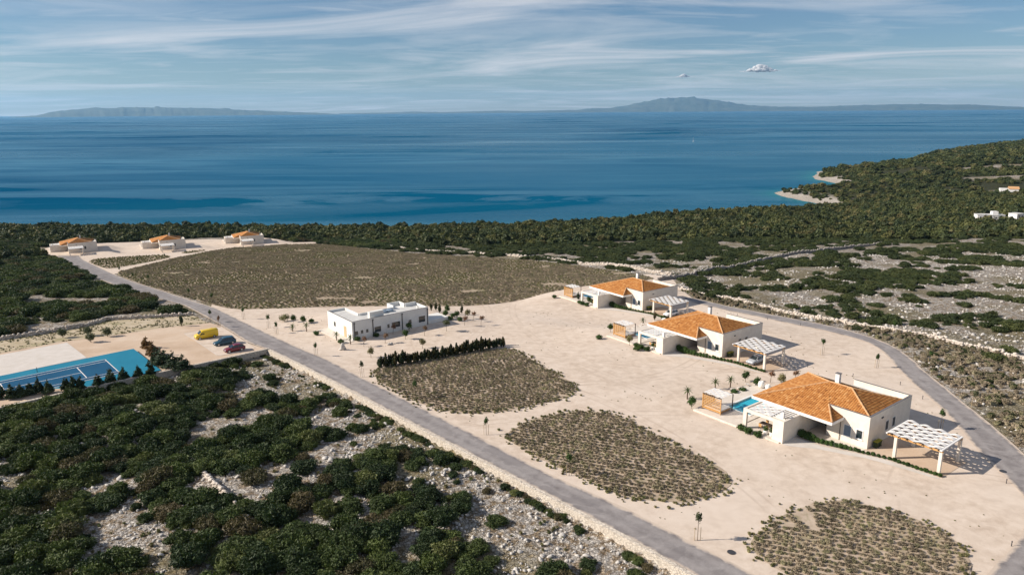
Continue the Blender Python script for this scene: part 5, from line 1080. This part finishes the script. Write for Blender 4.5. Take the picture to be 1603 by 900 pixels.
# --- lavender
def rows(poly, pitch, along, ang, jit, keep, seed, gapn=6.0):
    r = np.random.default_rng(seed); A = np.array(poly); c = A.mean(0); rad = np.max(np.linalg.norm(A - c, axis=1)); t = R(ang); u = np.array([math.cos(t), math.sin(t)]); v = np.array([-u[1], u[0]])
    a, b = np.meshgrid(np.arange(-rad, rad, along), np.arange(-rad, rad, pitch)); a = a.ravel() + r.uniform(-jit, jit, a.size); b = b.ravel() + r.uniform(-jit, jit, b.size) * .6
    X = c[0] + a * u[0] + b * v[0]; Y = c[1] + a * u[1] + b * v[1]; P = chaikin(poly, 2)
    ok = inside(P, X, Y) & (dist_poly(P, X, Y) > .15) & (fbm(X / gapn + seed, Y / gapn, 3) > keep); return X[ok], Y[ok]
for i, (P, lab) in enumerate(((PLOT_A, 'lavender rows in the plot below the cypress hedge'), (PLOT_B, 'lavender rows in the middle plot beside the main road'), (PLOT_C, 'lavender rows in the plot cut by the bottom edge'))):
    X, Y = rows(P, .92, .54, -20, .27, .16, 20 + i); s = RNG.uniform(.6, 1.1, len(X)); Pq = chaikin(P, 2); ok = RNG.random(len(X)) < .35 + dist_poly(Pq, X, Y) / 1.2; X, Y, s = X[ok], Y[ok], s[ok]; scatter('lavender', np.stack([X, Y, z_base(X, Y) + .05], 1), np.stack([s, s, s * .72], 1), VC['lav'], lab, 'lavender')
    Pc = chaikin(P, 2); pp = np.array(densify(Pc + Pc[:1], .22)); X = pp[:, 0] + RNG.normal(0, .6, len(pp)); Y = pp[:, 1] + RNG.normal(0, .6, len(pp)); ok = fbm(X / 3, Y / 3, 3) > .42; X, Y = X[ok], Y[ok]; s = RNG.uniform(.35, .95, len(X))
    scatter('edge_herbs', np.stack([X, Y, z_base(X, Y) + .05], 1), np.stack([s, s, s], 1), VC['herb'], 'olive-green weeds round the edge: ' + lab[14:], 'weeds')
X, Y = rows(FIELD, 1.3, 1.0, 20, .45, .20, 31, 14.0); ok = in_view(X, Y, .03); X, Y = X[ok], Y[ok]; s = RNG.uniform(.9, 1.5, len(X)); g_ = (fbm(X / 18, Y / 18, 3) + RNG.normal(0, .12, len(X))) > .60
scatter('lavender_field', np.stack([X, Y, z_base(X, Y) + .05], 1)[~g_], np.stack([s, s, s * .6], 1)[~g_], VC['lav'], 'big brown-grey lavender field in front of the distant villas', 'lavender'); scatter('field_herbs', np.stack([X, Y, z_base(X, Y) + .05], 1)[g_], np.stack([s, s, s * .6], 1)[g_], VC['herb'], 'olive-green herbs mottling the big lavender field', 'herbs')
for P, lab in ((PLOT_E, 'herbs in the small triangular plot by the distant villas'), (PLOT_F, 'herbs in the narrow strip before the middle far villa')):
    X, Y = rows(P, 1.7, 1.3, 20, .6, .3, 33); s = RNG.uniform(.9, 1.6, len(X)); scatter('herb_plot', np.stack([X, Y, z_base(X, Y) + .05], 1), np.stack([s, s, s * .8], 1), VC['herb'], lab, 'herbs')
# thin weeds on the dry strip and here and there on gravel
X, Y = rand_in((-125, -74, 135, 186), 5000, 14); ok = inside(GRASS_STRIP, X, Y) & (fbm(X / 4, Y / 4, 3) > .45); X, Y = X[ok], Y[ok]; s = RNG.uniform(.3, .8, len(X)); scatter('dry_grass', np.stack([X, Y, z_base(X, Y) + .07], 1), np.stack([s, s, s * .7], 1), VC['herb'], 'dry yellow grass beside the old stone wall', 'grass')

X, Y = rand_in((-60, 70, 64, 190), 2600, 15); ok = inside(YARD, X, Y) & (dist_poly(YARD, X, Y) > .3) & ((fbm(X / 8, Y / 8, 3) + RNG.normal(0, .06, len(X))) > .60)
for P in (PLOT_A, PLOT_B, PLOT_C): ok &= ~inside(P, X, Y)
X, Y = X[ok], Y[ok]; s = RNG.uniform(.2, .5, len(X)); scatter('gravel_weeds', np.stack([X, Y, z_base(X, Y) + .04], 1), np.stack([s, s, s * .6], 1), VC['herb'], 'small weeds scattered over the gravel yard', 'weeds')
# --- planted trees, palms, hedges
def cloud_tree(name, label, cat, x, y, h, crown_r, crown_h, mat, group=None, seed=0, stakes=False, n=420, ls=.14, z=None, tr=.05, lean=0):
    z = zat(x, y) + .05 if z is None else z; t = thing(name, label, cat, (x, y, z), 0, group); r = np.random.default_rng(seed)
    mb = MB(); top = h - crown_h * .6; mb.tube([(0, 0, -.2), (lean * .4, 0, top * .5), (lean, .02, top), (lean, .02, top + crown_h * .4)], [tr, tr * .85, tr * .65, tr * .3], 6)
    for k in range(3):
        a = k * 2.1 + r.uniform(0, 1); mb.tube([(lean, .02, top * .92), (lean + math.cos(a) * crown_r * .6, math.sin(a) * crown_r * .6, top + crown_h * .35)], [tr * .5, tr * .2], 5)
    mb.build('trunk', M['bark'], t)
    lb = [((lean, 0, h - crown_h * .5), (crown_r * .7, crown_r * .7, crown_h * .5))] + [((lean + crown_r * .45 * math.cos(a), crown_r * .45 * math.sin(a), h - crown_h * r.uniform(.35, .75)), (crown_r * .5, crown_r * .5, crown_h * .32)) for a in (0.3, 1.6, 2.9, 4.2, 5.4)]
    V, F_ = leaf_cloud(lb, n, ls, seed, core=.45, down=-2, jit=(.5, 1.2)); fast_mesh('crown', V, F_, M[mat], parent=t)
    if stakes:
        for s in (-.35, .35): mb = MB(); mb.tube([(s, .05, -.1), (s, .05, 1.7)], .035, 5); mb.build('stake', M['stake'], t)
    return t
SAPL = ['beside the main road nearest the white building', 'beside the main road at the cypress hedge end', 'on the lower edge of the plot below the cypress hedge', 'in the gravel gap between the two roadside lavender plots', 'on the roadside edge of the middle lavender plot', 'on gravel above the lowest lavender plot by the manhole', 'across the road from the parked van', 'at the near corner of the big lavender field', 'with a pale trunk between the road and white building', 'with russet leaves at the parking bay entrance', 'at the end of the dry stone wall', 'on the field corner across from the wall end', 'second along the field edge from the wall end', 'third along the field edge from the wall end', 'fourth along the field edge from the wall end', 'fifth along the field edge from the wall end', 'where the far path meets the main road', 'at the tip of the small triangular plot', 'on the road side of the small triangular plot', 'on the path side of the small triangular plot', 'standing in the shadow of the nearest villa', 'across the road from the nearest villa', 'across the road bend beyond the nearest villa', 'on gravel right of the middle carport shadow', 'on gravel above the nearest villa roof', 'by the rubble wall above the middle villa', 'across the road bend by the rubble wall', 'at the upper end of the small triangular plot']
for i, (x, y) in enumerate(SAPS):
    far = y > 180; russet = i == 9
    cloud_tree('sapling', 'slim staked sapling ' + SAPL[i], 'tree', x, y, (2.9 if far else 3.4) + .3 * ((i * 7) % 3 - 1), .42 + .06 * (i % 3), 1.35, 'rust' if russet else 'olive' if i % 4 == 1 else 'hedge', 'staked saplings', 200 + i, not far, 190, .12, tr=.04)
for i, (x, y) in enumerate(LOTSHRUBS):
    cloud_tree('olive_bush', 'round olive bush on the dry strip ' + ['nearest the concrete pad edge', 'behind its close neighbour', 'standing lowest on the sandy lot', 'right of the close pair', 'dark and narrow near the road end'][i], 'bush', x, y, 2.3 if i < 4 else 2.6, 1.15 if i < 4 else .45, 1.9, 'olive' if i < 4 else 'cypress', 'bushes behind the tennis lot', 240 + i, n=700, ls=.16, tr=.09)
GD = ['palm', 'round', 'palm', 'low', 'low', 'arch', 'round', 'palm', 'palm', 'low', 'bare', 'bare', 'round', 'bare', 'tree', 'low', 'bare', 'round', 'bare', 'bare', 'yellow', 'yellow', 'low']
GL = ['left of the white building, nearer the road', 'behind the two small palms left of the building', 'right of its twin left of the white building', 'beside the pale apron of the white building', 'dark and low behind the left garden', 'wide and arching at the garden edge by the road', 'beside the arching shrub', 'in front of the white building door', 'at the near corner of the white building', 'low between the two corner palms', 'in front of the first windows of the white building', 'beside the small pale rocks', 'in front of the wide middle window', 'right of centre in the front garden', 'largest right of the front garden', 'against the shaded wall near the corner', 'against the shaded wall by the wide window', 'against the shaded wall past the second pipe', 'right of the white building terrace', 'farthest right in the front garden', 'pale behind the cypress hedge', 'pale at the left end of the cypress hedge', 'under the small corner windows']
def palm(name, label, x, y, h, z=None, n=22, L=1.0, group='small palms'):
    z = zat(x, y) + .05 if z is None else z; t = thing(name, label, 'palm', (x, y, z), random.uniform(0, 6), group); mb = MB(); mb.tube([(0, 0, -.2), (.03, 0, h * .5), (0, 0, h)], [.13, .11, .10], 7); mb.build('trunk', M['bark'], t)
    V = []; F_ = []
    for i in range(n):
        a = 2.4 * i; e = R(75 - 95 * (i / n)); d = Vector((math.cos(a), math.sin(a), 0)); w = Vector((-d.y, d.x, 0)) * .07; P = Vector((0, 0, h)); k = len(V)
        for s in range(5):
            ww = w * (1.0, 1.3, 1.1, .7, .1)[s]; V += [tuple(P - ww), tuple(P + ww)]; ee = e - s * .32; P = P + (d * math.cos(ee) + Vector((0, 0, math.sin(ee)))) * (L / 4)
        F_ += [(k + 2 * s, k + 2 * s + 1, k + 2 * s + 3, k + 2 * s + 2) for s in range(4)]
    mesh_obj('crown', V, F_, M['palm'], t); return t
def garden_plant(kind, label, x, y, seed, group):
    if kind == 'palm': return palm('garden_palm', 'small spiky palm ' + label, x, y, 1.15 + .2 * (seed % 3), L=1.15, group=group)
    a = {'round': ('garden_shrub', 'leafy rounded shrub ', 2.2, .8, 1.5, 'hedge'), 'low': ('garden_shrub', 'low leafy shrub ', 1.0, .8, .95, 'hedge'), 'arch': ('garden_shrub', 'broad olive-brown shrub ', 1.9, 1.7, 1.6, 'herb'), 'bare': ('garden_tree', 'thin tree with sparse reddish twigs ', 2.5, .75, 1.2, 'rust'), 'tree': ('garden_tree', 'small tree with dark rounded crown ', 2.9, 1.0, 1.5, 'olive'), 'yellow': ('garden_tree', 'small pale yellow-green tree ', 2.4, .8, 1.5, 'herb'), 'slim': ('garden_shrub', 'upright slim shrub ', 2.3, .45, 2.0, 'cypress')}[kind]
    return cloud_tree(a[0], a[1] + label, 'tree' if 'tree' in a[0] else 'shrub', x, y, a[2], a[3], a[4], a[5], group, seed, n=170 if kind == 'bare' else 420, ls=.12 if kind == 'bare' else .15, tr=.05, lean=.25 if kind == 'bare' else 0)
for i, (x, y) in enumerate(GARDEN): garden_plant(GD[i], GL[i], x, y, 300 + i, 'garden plants round the white building')
for i, (x, y) in enumerate(GARDEN_R): garden_plant(('slim', 'round', 'slim', 'low', 'round', 'yellow', 'bare', 'round', 'low', 'low', 'slim', 'slim')[i], 'right of the white building, ' + ('tallest at the back', 'behind the terrace', 'alone at the back right', 'in the middle', 'in the dark front clump', 'at the right side', 'at the far right', 'nearest the terrace', 'low at the front', 'front and centre', 'at the back beside the field', 'at the wall corner')[i], x, y, 340 + i, 'plants in the bed right of the building')
PL1 = [('palm', 'nearest the daybed beyond the nearest pool'), ('palm', 'second beyond the nearest pool'), ('round', 'behind the two palms of the nearest villa'), ('round', 'big and dark beside the white pots'), ('bare', 'left behind the nearest orange roof'), ('yellow', 'in the middle behind the nearest orange roof'), ('bare', 'right behind the nearest orange roof'), ('palm', 'alone left of the nearest daybed'), ('round', 'at the left tip of the nearest terrace'), ('low', 'on the nearest pool edge'), ('low', 'among stepping stones by the nearest pool')]
for i, (x, y) in enumerate(V1PLANTS): garden_plant(PL1[i][0], PL1[i][1], x, y, 370 + i, 'garden plants at the villas')
PL2 = [('low', 'left tip of the middle villa garden'), ('round', 'behind the middle daybed'), ('palm', 'above the middle pool'), ('slim', 'behind the middle villa roof edge'), ('low', 'under the carport end by the wall villa'), ('yellow', 'beside the middle dining room post'), ('low', 'at the foot of the middle dining room')]
for i, (x, y) in enumerate(V2PLANTS): garden_plant(PL2[i][0], PL2[i][1], x, y, 390 + i, 'garden plants at the villas')
PL3 = [('low', 'left tip of the wall villa garden'), ('slim', 'beside the wall villa daybed'), ('round', 'in front of the wall villa dining room'), ('low', 'behind the wall villa daybed')]
for i, (x, y) in enumerate(V3PLANTS): garden_plant(PL3[i][0], PL3[i][1], x, y, 400 + i, 'garden plants at the villas')
def hedge(label, P, wid, h, seed, z, mat='hedge', taper=False):
    Q = densify(P, .55); lb = []; r = np.random.default_rng(seed)
    for i, p in enumerate(Q):
        f = 1 - .55 * i / len(Q) if taper else 1; s = r.uniform(.8, 1.15) * f; lb.append(((p[0] - Q[0][0], p[1] - Q[0][1], h * .42 * s), (wid * s, wid * s, h * .55 * s)))
    V, F_ = leaf_cloud(lb, int(len(Q) * 170), .11, seed, core=.75); o = fast_mesh('hedge', V, F_, M[mat]); o.location = (Q[0][0], Q[0][1], z); tag(o, label, 'hedge', 'villa hedges'); return o
for k, hs, lab in (('V1', 1.0, 'at the nearest villa'), ('V2', 1.25, 'at the middle villa'), ('V3', 1.15, 'at the wall villa')):
    z = VZ[k] + .03; W = lambda L: [L2W(k, *p) for p in L]
    hedge('dark leafy hedge leading from the porch ' + lab, W([(-8.3, -3.6), (-6.5, -3.7), (-4.5, -3.2), (-2.6, -2.6), (-.8, -1.9)]), .62, 1.25 * hs, 410 + len(lab), z, taper=True)
    hedge('low clipped hedge line running to the carport post ' + lab, W([(-.4, -1.8), (1.5, -1.2), (3.6, -.6), (5.5, -.55), (6.6, -.5)]), .30, .5 * hs, 420 + len(lab), z)
    hedge('short low hedge beyond the gap by the carport ' + lab, W([(7.2, -.5), (9.0, -.35), (10.2, -.3)]), .30, .5, 430 + len(lab), z)
    for j, (dx, dy) in enumerate(((-15.6, -8.7), (-14.3, -8.8), (-12.7, -8.7))):
        q = L2W(k, dx, dy); garden_plant('low', ('leftmost', 'in the middle', 'rightmost')[j] + ' of three before the dining room ' + lab, q[0], q[1], 440 + j, 'shrubs before the dining rooms')
    for j, (dx, dy) in enumerate(((-12.2, -7.3), (-11.2, -7.2))):
        q = L2W(k, dx, dy); t = thing('plant_pot', ('white planter with plant, left of two in the dining opening ', 'white planter with plant, right of two in the dining opening ')[j] + lab, 'planter', (q[0], q[1], VZ[k] + .225), 0, 'white planters'); MB().lathe([(.2, 0), (.32, .1), (.36, .5), (.3, .62), (.2, .6)], n=12).build('pot', M['pot'], t)
        V, F_ = leaf_cloud([((0, 0, .95), (.35, .35, .4))], 120, .13, 450 + j, core=.4, down=-2); fast_mesh('plant', V, F_, M['hedge'], parent=t)
# cypress hedge: two staggered rows of slim trees
cp = densify(CYP, .5); cyp = []
for j in range(3):
    V, F_ = leaf_cloud([((0, 0, .9), (.24, .24, .95)), ((0, 0, 1.7), (.15, .15, .7)), ((.03, 0, 2.2), (.07, .07, .42))], 420, .10, 470 + j, core=.85, out=.4); cyp.append(fast_mesh('crown', V, F_, M['cypress'], link=False).data)
tk = MB().tube([(0, 0, -.2), (0, 0, .6)], .05, 6).build('trunk', M['bark']).data; bpy.data.objects.remove([o for o in bpy.data.objects if o.data == tk][0])
for row in range(2):
    for i, p in enumerate(cp):
        if row == 1 and i % 3 == 1: continue
        x, y = p[0] + random.uniform(-.15, .15) + .5 * row, p[1] + random.uniform(-.15, .15) - 1.0 * row; s = random.uniform(.8, 1.25)
        t = thing('cypress', 'slim dark cypress in the hedge row above the lavender plot', 'cypress', (x, y, zat(x, y) + .05), random.uniform(0, 6), 'cypresses of the hedge row'); t.scale = (s * random.uniform(1.2, 1.8), s * 1.5, s * random.uniform(.6, .95))
        for nm, dt in (('crown', cyp[i % 3]), ('trunk', tk)): o = bpy.data.objects.new(nm, dt); COL.objects.link(o); o.parent = t
def conifer(label, x, y, h, rad, mat, seed, group, z=None):
    z = zat(x, y) + .0 if z is None else z; t = thing('conifer', label, 'conifer', (x, y, z), random.uniform(0, 6), group); MB().tube([(0, 0, -.6), (0, 0, h * .5), (0, 0, h * .96)], [.11, .07, .02], 6).build('trunk', M['bark'], t)
    r = np.random.default_rng(seed); lb = []
    n = 9
    for i in range(n):
        f = i / (n - 1); zz_ = h * (.16 + .78 * f); rr_ = rad * (1 - f) ** .8 + .08
        for j in range(max(1, int(5 * (1 - f)) + 1)):
            a = r.uniform(0, 6.28); lb.append(((math.cos(a) * rr_ * .55, math.sin(a) * rr_ * .55, zz_ + r.uniform(-.12, .12)), (rr_ * .5, rr_ * .5, h * .07)))
    V, F_ = leaf_cloud(lb, 900, .16, seed, core=.6, down=-.8, asp=2.4, out=.35); fast_mesh('crown', V, F_, M[mat], parent=t); return t
ORD = ['first', 'second', 'third', 'fourth', 'fifth', 'sixth', 'seventh', 'eighth', 'ninth', 'tenth', 'eleventh', 'twelfth', 'thirteenth', 'fourteenth']
for i, (x, y) in enumerate(PINES): conifer(f'small dark conifer, {ORD[i]} from the left along the tennis court wall', x, y, 2.6 + .5 * ((i * 5) % 3) * .6, .95, 'pine', 500 + i, 'conifers along the tennis court')
BP = ['brown half-dead conifer at the court end, farther one', 'brown half-dead conifer at the court end, nearer one', 'big dark green conifer below the brown ones', 'big dark green conifer second from the parking side', 'big dark green conifer nearest the parking bay', 'big green conifer touching the brown ones']
for i, (x, y) in enumerate(BIGPINES): conifer(BP[i], x, y, (3.0, 3.4, 4.4, 4.2, 3.8, 4.0)[i], (1.3, 1.4, 2.0, 2.0, 1.8, 1.7)[i], 'brownpine' if i < 2 else 'pine', 520 + i, 'conifers at the end of the tennis court')
# pale garden rocks by the white building
for i, (x, y) in enumerate(STATUE):
    t = thing('garden_stone', ('upright pale stone with smaller ones near the corner palms', 'cluster of small pale stones in the front garden')[i], 'stone', (x, y, zat(x, y) + .05), 0.4, 'garden stones')
    for j, (dx, dy, s, zz_) in enumerate((((0, 0, .45, 1.6), (.5, .2, .35, .5), (-.5, .3, .3, .4)), ((0, 0, .4, .5), (.7, .3, .35, .45)))[i]): o = bpy.data.objects.new('stone', ROCK[j].data); COL.objects.link(o); o.parent = t; o.location = (dx, dy, zz_ * .4); o.scale = (s, s, zz_ * .6)

# ------------------------------------------------------------------ a small cumulus and the hazy air over the sea
def cloud(label, az, el, dist, w, h, seed):
    r = np.random.default_rng(seed); c = Vector((math.sin(R(az)) * math.cos(R(el)), math.cos(R(az)) * math.cos(R(el)), math.sin(R(el)))) * dist; V = []; F_ = []; k = 0; side = Vector((math.cos(R(az)), -math.sin(R(az)), 0))
    for i in range(150):
        t = float(np.clip(r.normal(0, .42), -1, 1)); env = (1 - abs(t)) ** 1.3; s = h * (.05 + .20 * env) * r.uniform(.5, 1.3); p = c + side * (t * w / 2) + Vector((0, 0, env * h * r.uniform(0, .75) ** 1.2)); st = ICO2_V * (1 + r.uniform(-.2, .2, (len(ICO2_V), 1))) * s * np.array([1.7, 1.7, .75]); V.append(st + np.array(p[:])); F_.append(ICO2_F + k); k += len(ICO2_V)
    o = fast_mesh('cloud', np.concatenate(V), np.concatenate(F_), M['cloud'], smooth=True); tag(o, label, 'cloud', 'small clouds', 'stuff'); return o
m, nt, bs, out = new_mat('cloud_white'); bs.inputs['Base Color'].default_value = (.95, .95, .95, 1); bs.inputs['Roughness'].default_value = 1; bs.inputs['Specular IOR Level'].default_value = 0
tr_ = N(nt, 'ShaderNodeBsdfTranslucent'); tr_.inputs[0].default_value = (.95, .95, .95, 1); mx_ = N(nt, 'ShaderNodeMixShader', Fac=.5); LK(nt, bs.outputs[0], mx_.inputs[1]); LK(nt, tr_.outputs[0], mx_.inputs[2]); tp_ = N(nt, 'ShaderNodeBsdfTransparent'); lw = N(nt, 'ShaderNodeLayerWeight', Blend=.35); m2 = N(nt, 'ShaderNodeMixShader')
LK(nt, ramp(nt, lw.outputs['Facing'], [(.25, (.25, .25, .25)), (.95, (1, 1, 1))]), m2.inputs[0]); LK(nt, mx_.outputs[0], m2.inputs[1]); LK(nt, tp_.outputs[0], m2.inputs[2]); LK(nt, m2.outputs[0], out.inputs[0]); M['cloud'] = m
cloud('small white cumulus above the high far hill', 18.4, 2.75, 60000, 2900, 620, 5); cloud('tiny white wisp left of the small cumulus', 13.0, 2.45, 60000, 1300, 260, 6)
mb = MB(); mb.box(-46000, 46000, -6000, 46000, -10, 1100); hz = mb.build('haze', None); tag(hz, 'thin pale sea haze over the water and far hills', 'haze', kind='stuff')
m = bpy.data.materials.new('sea_haze'); m.use_nodes = True; nt = m.node_tree; nt.nodes.clear(); out = N(nt, 'ShaderNodeOutputMaterial'); pv = N(nt, 'ShaderNodeVolumePrincipled'); pv.inputs['Color'].default_value = (.36, .68, 1.0, 1); pv.inputs['Density'].default_value = 1.8e-5; pv.inputs['Anisotropy'].default_value = .2; LK(nt, pv.outputs[0], out.inputs['Volume']); hz.data.materials.append(m)
